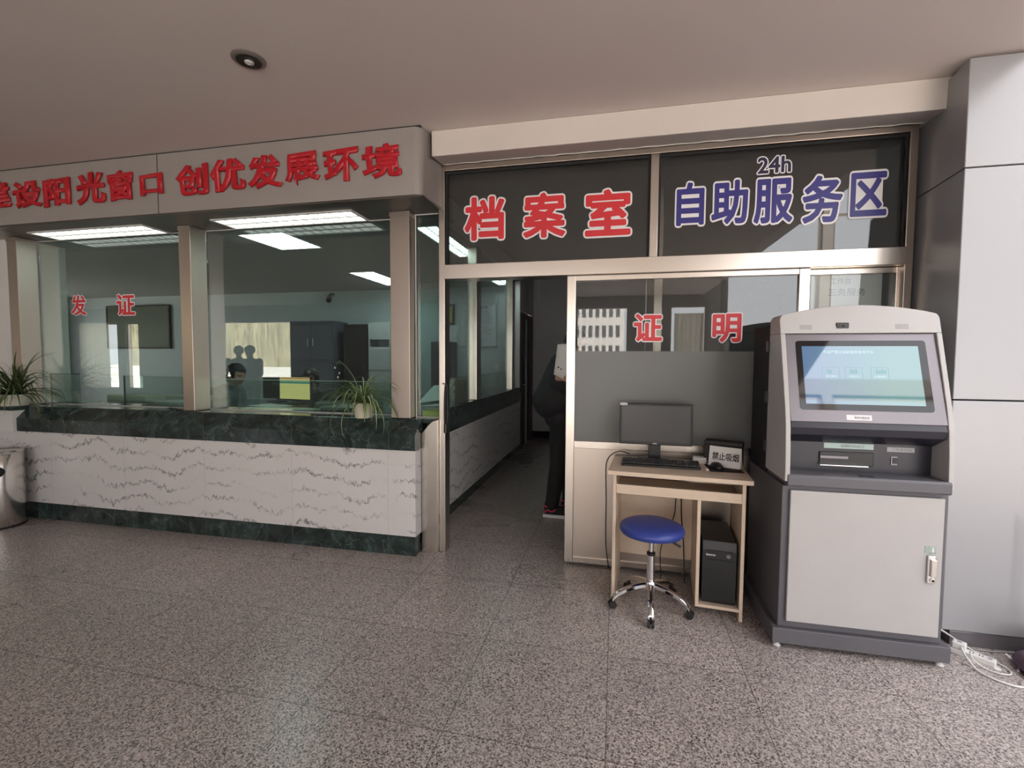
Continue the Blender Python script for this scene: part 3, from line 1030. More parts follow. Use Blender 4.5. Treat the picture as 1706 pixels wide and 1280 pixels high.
# tilted screen block
XI0, XI1 = X0 + 0.022, X1 - 0.022
m = MB()
m.prism([(2.592, 1.535), (2.462, 1.108), (2.452, 1.085), (2.462, 1.050), (2.545, 1.005), (2.735, 1.005), (2.735, 1.535)], 0, XI0 + 0.0005, XI1 - 0.0005)
con = link('screen_housing', m, M['kiosk_navy'], k, world=True, bevel=0.004)
P0 = Vector((0, 2.592, 1.535)); P1 = Vector((0, 2.462, 1.108))
dv = (P1 - P0); LEN = dv.length; dv.normalize()
nv = Vector((0, dv.z, -dv.y))          # points out of the panel towards the hall
if nv.y > 0:
    nv = -nv
def sp(x, t, h):
    return tuple(Vector((x, 0, 0)) + P0 + dv * t + nv * h)
def slab(mb, x0, x1, t0, t1, h0, h1, rad=0.0):
    if rad:
        pts = []
        for cx, cy, a0 in ((x1 - rad, t0 + rad, -90), (x1 - rad, t1 - rad, 0), (x0 + rad, t1 - rad, 90), (x0 + rad, t0 + rad, 180)):
            for q in range(5):
                a = R(a0 + 90 * q / 4)
                pts.append((cx + rad * math.cos(a), cy + rad * math.sin(a)))
    else:
        pts = [(x0, t0), (x1, t0), (x1, t1), (x0, t1)]
    A = [mb.bm.verts.new(sp(p[0], p[1], h0)) for p in pts]
    B = [mb.bm.verts.new(sp(p[0], p[1], h1)) for p in pts]
    mb.bm.faces.new(A); mb.bm.faces.new(B)
    for i in range(len(pts)):
        j = (i + 1) % len(pts)
        mb.bm.faces.new((A[i], A[j], B[j], B[i]))
m = MB(); slab(m, XI0 + 0.001, XI1 - 0.001, 0.002, LEN - 0.004, 0.0005, 0.006)
bez = link('screen_bezel', m, M['kiosk_bezel'], k, world=True, bevel=0.002)
m = MB(); slab(m, 0.868, 1.418, 0.040, 0.385, 0.0062, 0.0075, 0.014)
link('screen_glass', m, M['screen_black'], k, world=True)
# the lit display: a blue to teal picture
def display():
    mm, nt, out = new_mat('kiosk_display')
    tc = N(nt, 'ShaderNodeTexCoord')
    sx = N(nt, 'ShaderNodeSeparateXYZ', {'Vector': tc.outputs['Object']})
    f = N(nt, 'ShaderNodeMapRange', {'Value': sx.outputs[0], 1: -0.25, 2: 0.12}).outputs[0]
    c = mixc(nt, f, (0.115, 0.24, 0.45), (0.16, 0.40, 0.42))
    e = N(nt, 'ShaderNodeEmission', {'Color': c, 'Strength': 0.75})
    gl = N(nt, 'ShaderNodeBsdfGlossy', {'Roughness': 0.03})
    mx = N(nt, 'ShaderNodeMixShader', {0: math_n(nt, 'MINIMUM', math_n(nt, 'MULTIPLY', schlick(nt), 3.4), 1.0), 1: e.outputs[0], 2: gl.outputs[0]})
    nt.links.new(mx.outputs[0], out.inputs[0])
    return mm
m = MB(); slab(m, 0.894, 1.386, 0.068, 0.356, 0.0076, 0.0082)
dsp = link('display', m, display(), k, world=True)
ui = emission('display_white', (0.75, 0.95, 1.0), 0.95)
ui2 = emission('display_pale', (0.45, 0.72, 0.76), 0.75)
def ui_text(s, x0, x1, t0, t1, name='display_text', material=None):
    me = glyph(s, 0.012, 0.0)
    a0, a1, b0, b1 = bounds(me)
    for v in me.vertices:
        p = Vector(sp(x0 + (v.co.x - a0) / (a1 - a0) * (x1 - x0), t1 - (v.co.y - b0) / (b1 - b0) * (t1 - t0), 0.0086)) - k.location
        v.co = p
    me.materials.clear(); me.materials.append(material or ui)
    o = bpy.data.objects.new(name, me); COL.objects.link(o); o.parent = dsp
ui_text('不动产登记自助服务查询平台', 0.985, 1.200, 0.090, 0.106)
for i, x in enumerate((0.975, 1.072, 1.180)):
    m = MB()
    w, h = 0.074, 0.066
    for a in (0.174, 0.174 + h - 0.002):
        slab(m, x, x + w, a, a + 0.0016, 0.0083, 0.0086)
    for a in (x, x + w - 0.0016):
        slab(m, a, a + 0.0016, 0.176, 0.174 + h, 0.0083, 0.0086)
    for q in range(2 + i):
        slab(m, x + 0.022 + q * 0.011, x + 0.030 + q * 0.011, 0.184 + 0.004 * (q % 2), 0.205, 0.0083, 0.0086)
    sub('display_icon', m, ui2, dsp, k)
    ui_text(('登记查询', '证明打印', '办事指南')[i], x + 0.014, x + 0.060, 0.214, 0.225, material=ui)
def label_strip(par, box, y, s, paper, tx0, tx1):
    m = MB(); m.box(box[0], box[1], y, y + 0.001, box[2], box[3])
    st = sub('label_sticker', m, paper, par, k)
    zc = (box[2] + box[3]) / 2; hh = (box[3] - box[2]) * 0.27
    me = glyph(s, 0.01, 0.0)
    put_glyph('sticker_text', me, bounds(me), (tx0, tx1, zc - hh, zc + hh), y - 0.0004, 0.0002, M['ink_grey'], st, world=False)
    ch = st.children[0]
    ch.data.transform(Matrix.Translation(-k.location))
# sticker on the bezel's lower edge (lies in the tilted plane)
m = MB(); slab(m, 1.060, 1.164, 0.405, 0.430, 0.0062, 0.0068)
st = sub('label_sticker', m, M['white_vinyl'], bez, k)
me = glyph('身份证感应区', 0.012, 0.0)
a0, a1, b0, b1 = bounds(me)
for v in me.vertices:
    v.co = Vector(sp(1.092 + (v.co.x - a0) / (a1 - a0) * 0.064, 0.424 - (v.co.y - b0) / (b1 - b0) * 0.012, 0.0071)) - k.location
me.materials.clear(); me.materials.append(M['ink_grey'])
o = bpy.data.objects.new('sticker_text', me); COL.objects.link(o); o.parent = st

m = MB(); m.box(XI0 + 0.001, XI1 - 0.001, 2.560, 2.735, 0.862, 1.004)
rec = link('recess_panel', m, M['kiosk_navy'], k, world=True)
mint = mat('mint_label', (0.50, 0.64, 0.60), 0.5, var=0.04)
label_strip(rec, (1.008, 1.222, 0.974, 1.000), 2.5588, '证明打印出口', mint, 1.080, 1.180)
label_strip(rec, (1.278, 1.392, 0.968, 0.990), 2.5588, '二代身份证', mat('grey_label', (0.42, 0.42, 0.43), 0.5), 1.296, 1.382)
m = MB()
m.box(0.988, 1.222, 2.552, 2.5595, 0.892, 0.958)
sl = sub('print_slot', m, M['black'], rec, k, bevel=0.004)
m = MB()
m.box(0.990, 1.110, 2.547, 2.552, 0.926, 0.938)
sub('slot_roller', m, M['kiosk_bezel'], rec, k)
m = MB()
m.prism([(2.552, 0.902), (2.530, 0.897), (2.530, 0.893), (2.552, 0.898)], 0, 0.984, 1.190)
sub('slot_lip', m, M['chrome'], rec, k)
m = MB()
m.box(1.296, 1.322, 2.5565, 2.5595, 0.905, 0.946)
sub('card_reader', m, M['kiosk_bezel'], rec, k)
m = MB()
m.box(1.302, 1.324, 2.5545, 2.5565, 0.912, 0.940)
sub('card_slot', m, M['black'], rec, k)
m = MB()
m.prism([(2.436, 0.803), (2.430, 0.812), (2.430, 0.853), (2.438, 0.862), (2.735, 0.862), (2.735, 0.803)], 0, X0 + 0.012, X1 - 0.010)
sh = link('shelf', m, M['kiosk_grey'], k, world=True, bevel=0.002)
m = MB(); m.box(0.985, 1.075, 2.470, 2.515, 0.8622, 0.8630)
sub('reader_plate', m, M['kiosk_bezel'], sh, k)
m = MB(); m.box(1.125, 1.185, 2.455, 2.485, 0.8622, 0.8630)
sub('scanner_window', m, M['screen_black'], sh, k)
m = MB(); m.box(X0 + 0.002, X1 - 0.002, 2.736, 3.03, 0.803, 1.590)
link('rear_housing', m, M['black_matt'], k, world=True, bevel=0.004)
for z in (1.475, 1.205, 0.945):
    m = MB(); m.box(X0 - 0.010, X0 + 0.012, 2.728, 2.762, z - 0.030, z + 0.030)
    link('hinge', m, M['black'], k, world=True, bevel=0.003)

# ================================================================== COMPUTER DESK
DR = R(-5)
dk = thing('computer_desk', 'small pale maple computer desk with keyboard tray, in front of the frosted sliding door', 'desk', (0.0, 2.708, 0), DR)
ze = 0.747
def part(name, x0, x1, y0, y1, z0, z1, mt='laminate', bev=0.0015):
    m = MB(); m.box(x0, x1, y0, y1, z0, z1)
    return link(name, m, M[mt], dk, bevel=bev)
part('side_panel', 0.0, 0.018, 0.0, 0.41, 0.0, ze)
part('side_panel', 0.672, 0.690, 0.0, 0.41, 0.0, ze)
part('divider', 0.452, 0.470, 0.002, 0.38, 0.048, 0.640)
part('desktop', -0.030, 0.722, -0.022, 0.432, ze, 0.772, bev=0.003)
tray = part('keyboard_tray', 0.0185, 0.6715, -0.002, 0.016, 0.641, 0.693)
m = MB(); m.box(0.0185, 0.6715, 0.016, 0.33, 0.644, 0.656)
link('tray_board', m, M['laminate'], dk)
part('back_panel', 0.018, 0.452, 0.372, 0.388, 0.150, 0.640)
m = MB(); m.box(0.018, 0.672, 0.392, 0.404, 0.660, ze)
link('back_rail', m, M['laminate'], dk)
part('bottom_shelf', 0.470, 0.672, 0.002, 0.40, 0.048, 0.064)
for z in (0.29,):
    m = MB(); m.box(0.0182, 0.024, 0.10, 0.112, z, z + 0.022)
    link('connector', m, M['chrome'], dk)

def desk_pt(x, y, z=0.0):
    c, s = math.cos(DR), math.sin(DR)
    return (0.0 + c * x - s * y, 2.708 + s * x + c * y, z)

# PC tower
pc = thing('computer_tower', 'black computer tower standing on the low shelf inside the desk', 'computer', desk_pt(0.571, 0.20, 0.0645), DR)
m = MB(); m.box(-0.084, 0.084, -0.165, 0.185, 0.004, 0.350)
link('case', m, M['black'], pc, bevel=0.004)
m = MB(); m.prism([(-0.165, 0.002), (-0.176, 0.02), (-0.182, 0.20), (-0.182, 0.30), (-0.172, 0.352), (-0.165, 0.352)], 0, -0.086, 0.086)
fp = link('front_panel', m, M['black'], pc, bevel=0.003)
m = MB(); m.box(-0.070, 0.070, -0.1845, -0.1805, 0.246, 0.252); m.box(-0.070, 0.070, -0.1845, -0.1805, 0.300, 0.304)
link('drive_bay', m, M['black_matt'], fp)
me = glyph('lenovo', 0.02, 0.01)
put_glyph('logo', me, bounds(me), (-0.066, -0.020, 0.272, 0.284), -0.1825, 0.001, M['white_vinyl'], fp, world=False)
m = MB(); m.tube([(0.045, -0.182, 0.277), (0.045, -0.185, 0.277)], 0.011, 18)
link('power_button', m, M['kiosk_bezel'], fp, smooth=40)
for sx_ in (-0.06, 0.06):
    for sy_ in (-0.14, 0.15):
        m = MB(); m.lathe([(0.012, 0), (0.012, 0.005)], (sx_, sy_, 0), 10)
        link('foot', m, M['rubber'], pc)

# monitor
DT = 0.772
mo = thing('computer_monitor', 'black flat monitor, switched off, standing on the maple desk', 'monitor', (0.250, 3.02, DT), R(-1.5))
m = MB(); m.lathe([(0.10, 0.0), (0.10, 0.008), (0.03, 0.014)], (0, 0.038, 0), 32, 1.0, 0.75)
link('stand_base', m, M['black'], mo, smooth=40)
m = MB(); m.box(-0.036, 0.036, 0.018, 0.040, 0.012, 0.16)
link('stand_neck', m, M['black'], mo, bevel=0.003)
m = MB(); m.box(-0.216, 0.216, -0.018, 0.016, 0.102, 0.358)
mb_ = link('bezel', m, M['black'], mo, bevel=0.004)
m = MB(); m.box(-0.201, 0.201, -0.0195, -0.0178, 0.122, 0.343)
link('screen', m, M['matt_screen'], mo)
me = glyph('DELL', 0.03, 0.01)
put_glyph('logo', me, bounds(me), (-0.014, 0.014, 0.107, 0.115), -0.0185, 0.0006, M['white_vinyl'], mb_, world=False)
m = MB(); m.box(-0.213, -0.170, -0.0190, -0.0184, 0.346, 0.3605)
st = link('label_sticker', m, M['paper'], mb_, label='tiny white asset sticker')
me = glyph('MT206', 0.02, 0.0)
put_glyph('sticker_text', me, bounds(me), (-0.208, -0.175, 0.3495, 0.3570), -0.0193, 0.0002, M['ink'], st, world=False)

# keyboard, mouse, pad
kb = thing('keyboard', 'black keyboard lying in front of the monitor on the maple desk', 'keyboard', (0.270, 2.895, DT), R(-2.5))
m = MB(); m.prism([(-0.070, 0.0), (-0.070, 0.012), (0.070, 0.022), (0.070, 0.0)], 0, -0.222, 0.222)
link('case', m, M['black'], kb, bevel=0.003)
m = MB()
rows = 6
for r_ in range(rows):
    y = 0.052 - r_ * 0.0205
    x = -0.214
    while x < 0.206:
        w = 0.0165
        if r_ == 5 and -0.14 < x < -0.05:
            w = 0.105
        if not (0.075 < x < 0.082) and not (0.142 < x < 0.150):
            zt = 0.0172 + (y + 0.07) * 0.0714
            m.prism([(x, y - 0.008), (x + w, y - 0.008), (x + w, y + 0.008), (x, y + 0.008)], 2, zt - 0.004, zt + 0.003)
        x += w + 0.0025
kk = link('keys', m, mat('black_keycap', (0.022, 0.022, 0.024), 0.45), kb, bevel=0.0012)
m = MB()
for i in range(3):
    m.tube([(0.165 + i * 0.014, 0.066, 0.0216), (0.165 + i * 0.014, 0.066, 0.0222)], 0.0022, 8)
link('indicator_light', m, M['white_plastic'], kb)
pad = MB(); pad.box(0.535, 0.715, 2.80, 2.985, DT, DT + 0.003)
pdo = link('mouse_pad', pad, mat('dark_pad_cloth', (0.020, 0.014, 0.016), 0.9), bevel=0.001)
tag(pdo, 'thin dark mouse pad under the mouse at the right end of the desk', 'mouse pad')
ms = thing('computer_mouse', 'black computer mouse on the dark pad beside the keyboard', 'mouse', (0.585, 2.880, DT + 0.003), R(8))
m = MB(); m.ball((0, 0, 0.010), (0.033, 0.056, 0.026), 3)
bmesh.ops.bisect_plane(m.bm, geom=m.bm.verts[:] + m.bm.edges[:] + m.bm.faces[:], plane_co=(0, 0, 0.0), plane_no=(0, 0, -1), clear_outer=True)
link('shell', m, M['black'], ms, smooth=60)
m = MB(); m.tube([(-0.003, -0.030, 0.032), (0.003, -0.030, 0.032)], 0.007, 14)
link('scroll_wheel', m, M['rubber'], ms)
m = MB(); m.tube([(0, 0.052, 0.008), (-0.012, 0.075, 0.004), (-0.022, 0.080, 0.0)], 0.0018, 6)
link('cable', m, M['rubber'], ms)

# no smoking sign leaning on a dark box
bxo = thing('storage_box', 'small dark brown box behind the no smoking sign', 'box', (0.650, 3.02, DT), R(-20))
m = MB(); m.box(-0.105, 0.105, -0.035, 0.045, 0, 0.125)
link('body', m, mat('dark_brown_card', (0.020, 0.014, 0.014), 0.6), bxo, bevel=0.004)
m = MB(); m.box(-0.107, 0.107, -0.037, 0.047, 0.118, 0.142)
link('lid', m, mat('dark_brown_lid', (0.016, 0.011, 0.012), 0.55), bxo, bevel=0.004)
sg = thing('tent_sign', 'white no smoking card sign standing on the desk by the mouse', 'sign', (0.640, 2.935, DT + 0.0005), R(-27))
m = MB()
m.mesh([(-0.088, -0.022, 0), (0.088, -0.022, 0), (0.088, 0.004, 0.118), (-0.088, 0.004, 0.118),
        (-0.088, -0.019, 0), (0.088, -0.019, 0), (0.088, 0.006, 0.117), (-0.088, 0.006, 0.117)],
       [(0, 1, 2, 3), (7, 6, 5, 4), (0, 4, 5, 1), (1, 5, 6, 2), (2, 6, 7, 3), (3, 7, 4, 0)])
m.mesh([(-0.088, 0.030, 0), (0.088, 0.030, 0), (0.088, 0.006, 0.1175), (-0.088, 0.006, 0.1175),
        (-0.088, 0.033, 0), (0.088, 0.033, 0), (0.088, 0.009, 0.1180), (-0.088, 0.009, 0.1180)],
       [(3, 2, 1, 0), (4, 5, 6, 7), (1, 5, 4, 0), (2, 6, 5, 1), (3, 7, 6, 2), (0, 4, 7, 3)])
cd = link('card', m, M['paper'], sg)
me = glyph('禁止吸烟', 0.018, 0.0)
a0, a1, b0, b1 = bounds(me)
for v in me.vertices:
    x = -0.070 + (v.co.x - a0) / (a1 - a0) * 0.148
    t = 0.040 + (v.co.y - b0) / (b1 - b0) * 0.045
    v.co = Vector((x, -0.022 + 0.026 * t / 0.118 - 0.0008, t))
me.materials.clear(); me.materials.append(M['ink'])
o = bpy.data.objects.new('sign_text', me); COL.objects.link(o); o.parent = cd

m = MB()
for i in range(5):
    m.prism([(0.475 + 0.002 * (i % 2), 3.015), (0.548 + 0.003 * (i % 3), 3.003), (0.556, 3.060), (0.482, 3.072)], 2, DT + i * 0.007, DT + 0.0065 + i * 0.007)
o = link('card_stack', m, M['white_plastic'])
tag(o, 'little stack of white cards on the desk between monitor and no smoking sign', 'cards')
m = MB(); m.prism([(0.516, 2.815), (0.530, 2.812), (0.533, 2.845), (0.519, 2.850)], 2, DT, DT + 0.010)
tag(link('adhesive_tape', m, M['white_plastic'], bevel=0.002), 'scrap of white tape at the front of the desk by the keyboard corner', 'tape')

# cables
def cord(name, pts, r, material, label, cat='cable', group=None):
    # smooth the path
    P = [Vector(p) for p in pts]
    out = []
    for i in range(len(P) - 1):
        p0 = P[max(i - 1, 0)]; p1 = P[i]; p2 = P[i + 1]; p3 = P[min(i + 2, len(P) - 1)]
        for s in range(8):
            t = s / 8
            out.append(0.5 * ((2 * p1) + (p2 - p0) * t + (2 * p0 - 5 * p1 + 4 * p2 - p3) * t * t + (3 * p1 - p0 - 3 * p2 + p3) * t ** 3))
    out.append(P[-1])
    m = MB(); m.tube(out, r, 8)
    return tag(link(name, m, material, smooth=60), label, cat, group)
cord('monitor_cable', [(0.10, 3.06, 0.80), (0.04, 3.06, 0.815), (-0.015, 3.00, 0.80), (-0.040, 2.93, 0.77), (-0.045, 2.95, 0.70), (-0.042, 3.04, 0.50), (-0.04, 3.08, 0.20), (-0.02, 3.09, 0.03)],
     0.0035, M['rubber'], 'black cable looping over the left end of the desk behind the keyboard')
cord('power_cable', [desk_pt(0.355, 0.350, 0.62), desk_pt(0.352, 0.352, 0.50), desk_pt(0.345, 0.350, 0.43), desk_pt(0.30, 0.345, 0.30), desk_pt(0.27, 0.345, 0.20), desk_pt(0.275, 0.32, 0.02)],
     0.003, M['rubber'], 'thin black cable curving left under the desk behind the stool')
cord('power_cable', [desk_pt(0.385, 0.350, 0.62), desk_pt(0.388, 0.350, 0.45), desk_pt(0.405, 0.345, 0.25), desk_pt(0.415, 0.33, 0.02)],
     0.0035, M['rubber'], 'black cable hanging almost straight under the desk beside the divider')

# ================================================================== STOOL
stl = thing('swivel_stool', 'round blue padded stool on a chrome five-star base in front of the desk', 'stool', (0.216, 2.700, 0))
m = MB()
m.lathe([(0.02, 0.425), (0.150, 0.425), (0.168, 0.432), (0.176, 0.446), (0.176, 0.458), (0.168, 0.472), (0.150, 0.481), (0.10, 0.487), (0.02, 0.489)], seg=56)
link('seat', m, M['blue_seat'], stl, smooth=60)
m = MB(); m.lathe([(0.10, 0.413), (0.10, 0.4245)], seg=24)
link('seat_plate', m, M['black'], stl)
m = MB(); m.lathe([(0.0125, 0.30), (0.0125, 0.413)], seg=18)
link('gas_rod', m, M['chrome'], stl, smooth=40)
m = MB(); m.lathe([(0.022, 0.302), (0.024, 0.306), (0.024, 0.318), (0.016, 0.322)], seg=20)
link('collar', m, M['black'], stl, smooth=40)
m = MB(); m.lathe([(0.022, 0.135), (0.022, 0.302)], seg=20)
link('column', m, M['chrome'], stl, smooth=40)
m = MB(); m.lathe([(0.022, 0.095), (0.034, 0.098), (0.036, 0.145), (0.030, 0.158), (0.022, 0.160)], seg=24)
link('hub', m, M['chrome'], stl, smooth=40)
m = MB(); m.tube([(0.02, -0.01, 0.412), (0.09, -0.035, 0.405), (0.125, -0.05, 0.394)], 0.005, 8)
m.tube([(0.115, -0.046, 0.398), (0.150, -0.060, 0.384)], [0.008, 0.006], 8)
link('height_lever', m, M['black'], stl, smooth=40)
for i in range(5):
    a = R(-93 + 72 * i)
    c_, s_ = math.cos(a), math.sin(a)
    m = MB()
    pr_ = [(0.024, 0.136), (0.08, 0.126), (0.14, 0.108), (0.185, 0.086), (0.210, 0.064), (0.218, 0.050)]
    rows_ = []
    for r_, z in pr_:
        w = 0.0165 - 0.012 * (r_ - 0.024)
        h = 0.012
        rows_.append([(c_ * r_ - s_ * w * q, s_ * r_ + c_ * w * q, z + e) for q, e in ((-1, -h), (-1, h * 0.4), (-0.5, h), (0.5, h), (1, h * 0.4), (1, -h), (-1, -h))])
    m.sheet(rows_)
    m.quad(rows_[0][:6]); m.quad(rows_[-1][:6])
    bmesh.ops.remove_doubles(m.bm, verts=m.bm.verts[:], dist=1e-5)
    lg = link('leg', m, M['chrome'], stl, smooth=45)
    m = MB()
    cx, cy = c_ * 0.216, s_ * 0.216
    for q in (-1, 1):
        p = Vector((cx - s_ * 0.011 * q, cy + c_ * 0.011 * q, 0.0225))
        d_ = Vector((-s_ * q, c_ * q, 0))
        m.tube([p - d_ * 0.006, p + d_ * 0.006], 0.0215, 20)
    m.tube([(cx, cy, 0.02), (cx, cy, 0.058)], 0.007, 8)
    link('caster', m, M['rubber'], lg, smooth=40)

# ================================================================== BIN, STRIP, LEADS
bn = thing('trash_bin', 'round polished steel trash bin standing at the left end of the counter', 'bin', (-4.965, 2.815, 0))
m = MB()
m.lathe([(0.165, 0.0), (0.168, 0.006), (0.168, 0.600), (0.165, 0.604), (0.165, 0.612), (0.160, 0.612), (0.160, 0.58), (0.02, 0.578)], seg=64)
link('body', m, M['bin_steel'], bn, smooth=40)
m = MB(); m.lathe([(0.1655, 0.604), (0.170, 0.608), (0.170, 0.618), (0.150, 0.624), (0.146, 0.619), (0.10, 0.612), (0.02, 0.612)], seg=64)
link('lid_ring', m, M['bin_steel'], bn, smooth=40)
m = MB()
aa = R(-34)
rows_ = []
for i in range(9):
    v = -1 + 2 * i / 8
    row = []
    hw = math.sqrt(max(0, 1 - v * v)) * 0.38 + 0.002
    for j in range(9):
        a = aa + hw * (-1 + 2 * j / 8)
        row.append((0.1690 * math.cos(a), 0.1690 * math.sin(a), 0.470 + v * 0.048))
    rows_.append(row)
m.sheet(rows_)
link('opening', m, M['black_matt'], bn, recalc=True)
m = MB(); m.lathe([(0.170, 0.0), (0.171, 0.003), (0.171, 0.016), (0.1685, 0.018)], seg=64)
link('base_ring', m, M['rubber'], bn, smooth=40)

ps = thing('power_strip', 'white power strip on the floor between the kiosk and the white column', 'power strip', (1.682, 2.548, 0), R(-40))
m = MB(); m.box(-0.095, 0.062, -0.022, 0.022, 0.002, 0.030)
link('body', m, M['white_plastic'], ps, bevel=0.005)
m = MB(); m.box(0.036, 0.050, -0.009, 0.009, 0.030, 0.033)
link('switch', m, mat('grey_switch', (0.4, 0.4, 0.42), 0.4), ps, bevel=0.001)
for x in (-0.02, 0.012):
    m = MB(); m.box(x - 0.007, x - 0.004, -0.008, 0.008, 0.0295, 0.0306); m.box(x + 0.004, x + 0.007, -0.008, 0.008, 0.0295, 0.0306)
    link('socket', m, M['black'], ps)
pl_ = thing('power_plug', 'bulky white plug adapter seated on the near left end of the power strip', 'plug', (1.634, 2.588, 0.0305), R(-40))
m = MB(); m.box(-0.026, 0.024, -0.021, 0.021, 0.0, 0.030)
link('body', m, M['white_plastic'], pl_, bevel=0.006)
m = MB(); m.box(-0.008, 0.008, -0.005, 0.005, 0.0300, 0.0308)
link('marking', m, M['ink_grey'], pl_)
m = MB(); m.prism([(1.575, 2.640), (1.640, 2.545), (1.730, 2.480), (1.745, 2.500), (1.66, 2.58), (1.60, 2.650)], 2, 0.0, 0.0015)
tag(link('floor_sheet', m, M['paper']), 'sheet of paper on the floor under the white power strip', 'paper')
cord('white_lead', [(1.626, 2.562, 0.045), (1.618, 2.520, 0.030), (1.624, 2.455, 0.006), (1.655, 2.400, 0.006), (1.715, 2.368, 0.006), (1.790, 2.385, 0.006), (1.852, 2.450, 0.010),
                    (1.900, 2.540, 0.08), (1.925, 2.600, 0.22), (1.932, 2.628, 0.50), (1.933, 2.640, 0.66)], 0.0045, M['white_plastic'],
     'long white lead sweeping round on the floor and up the column edge')
cord('thin_lead', [(1.655, 2.548, 0.033), (1.644, 2.515, 0.022), (1.668, 2.480, 0.006), (1.705, 2.452, 0.006), (1.748, 2.455, 0.006), (1.768, 2.495, 0.006), (1.752, 2.545, 0.006), (1.690, 2.620, 0.02), (1.600, 2.655, 0.075), (1.540, 2.645, 0.11)],
     0.0032, M['white_plastic'], 'thin white lead looping round the power strip and up behind the kiosk')
cord('grey_lead', [(1.535, 2.650, 0.105), (1.610, 2.652, 0.065), (1.700, 2.645, 0.010), (1.790, 2.635, 0.005), (1.870, 2.645, 0.005), (1.950, 2.650, 0.006)],
     0.003, mat('grey_lead', (0.30, 0.29, 0.30), 0.5), 'grey lead lying along the column skirting')
cord('white_lead', [(1.815, 2.585, 0.03), (1.832, 2.560, 0.015), (1.826, 2.520, 0.006), (1.800, 2.490, 0.006)], 0.0045, M['white_plastic'],
     'short curved end of white lead standing apart on the floor by the column')
tray_ = thing('plant_saucer', 'edge of a dark purple saucer on the floor at the right margin', 'saucer', (1.985, 2.470, 0))
m = MB(); m.lathe([(0.10, 0.0), (0.165, 0.002), (0.185, 0.024), (0.182, 0.028), (0.160, 0.008), (0.02, 0.006)], seg=40)
link('dish', m, mat('purple_plastic', (0.060, 0.018, 0.045), 0.35), tray_, smooth=50)
m = MB(); m.lathe([(0.095, 0.006), (0.125, 0.13), (0.130, 0.15), (0.118, 0.15), (0.105, 0.12), (0.02, 0.12)], seg=40)
link('pot', m, mat('brown_glazed_pot', (0.11, 0.06, 0.02), 0.3, var=0.4, scale=14), tray_, smooth=50)

# ================================================================== LOCK ON THE DOOR FRAME
lk = thing('bicycle_lock', 'black cable lock hanging from the steel door post', 'lock', (-1.168, 3.140, 1.0))
m = MB()
pts = []
for i in range(33):
    a = 2 * PI * i / 32
    pts.append((-1.166 + 0.010 * math.cos(a), 3.132 + 0.012 * math.sin(a) * 0.3, 1.055 + 0.165 * math.sin(a)))
m.tube(pts, 0.0075, 10, caps=False)
link('shackle', m, M['rubber'], lk, world=True, smooth=60)
m = MB(); m.tube([(-1.168, 3.130, 0.875), (-1.168, 3.130, 0.935)], 0.014, 14)
link('lock_body', m, M['black'], lk, world=True, smooth=40)
m = MB(); m.tube([(-1.190, 3.151, 1.225), (-1.186, 3.128, 1.225), (-1.166, 3.126, 1.222)], 0.006, 8)
link('hook', m, M['chrome'], lk, world=True, smooth=40)

# ================================================================== FASCIA CHARACTERS
CH = [('建', (-5.068, -4.718, 2.578, 2.799), 'leftmost raised red character, cut by the photo edge, on the grey fascia'),
      ('设', (-4.698, -4.399, 2.570, 2.783), 'second raised red character from the left on the grey fascia'),
      ('阳', (-4.379, -4.114, 2.565, 2.779), 'raised red character third from left, between the second one and the star-shaped one'),
      ('光', (-4.054, -3.770, 2.558, 2.798), 'raised red character with splayed legs, fourth from the left on the fascia'),
      ('窗', (-3.746, -3.505, 2.566, 2.789), 'dense raised red character just left of the fascia joint and the square one'),
      ('口', (-3.445, -3.245, 2.590, 2.741), 'raised red character shaped like an open square, beside the fascia joint'),
      ('创', (-3.127, -2.848, 2.558, 2.780), 'first raised red character of the right-hand phrase on the fascia'),
      ('优', (-2.831, -2.538, 2.562, 2.797), 'second raised red character of the right-hand phrase on the fascia'),
      ('发', (-2.527, -2.240, 2.565, 2.796), 'third raised red character of the right-hand phrase on the fascia'),
      ('展', (-2.226, -1.950, 2.560, 2.786), 'fourth raised red character of the right-hand phrase on the fascia'),
      ('环', (-1.927, -1.666, 2.567, 2.784), 'next to last raised red character on the right of the fascia'),
      ('境', (-1.648, -1.364, 2.568, 2.789), 'last raised red character at the rounded right end of the fascia')]
for ch, b, lb in CH:
    me = glyph(ch, 0.042, 0.01)
    o = put_glyph('raised_character', me, bounds(me), b, 2.869, 0.022, M['red'], None, skew=0.06, warp=0.028)
    o['label'] = lb
    o['category'] = 'sign character'
    o['group'] = 'raised red characters of the fascia slogan'
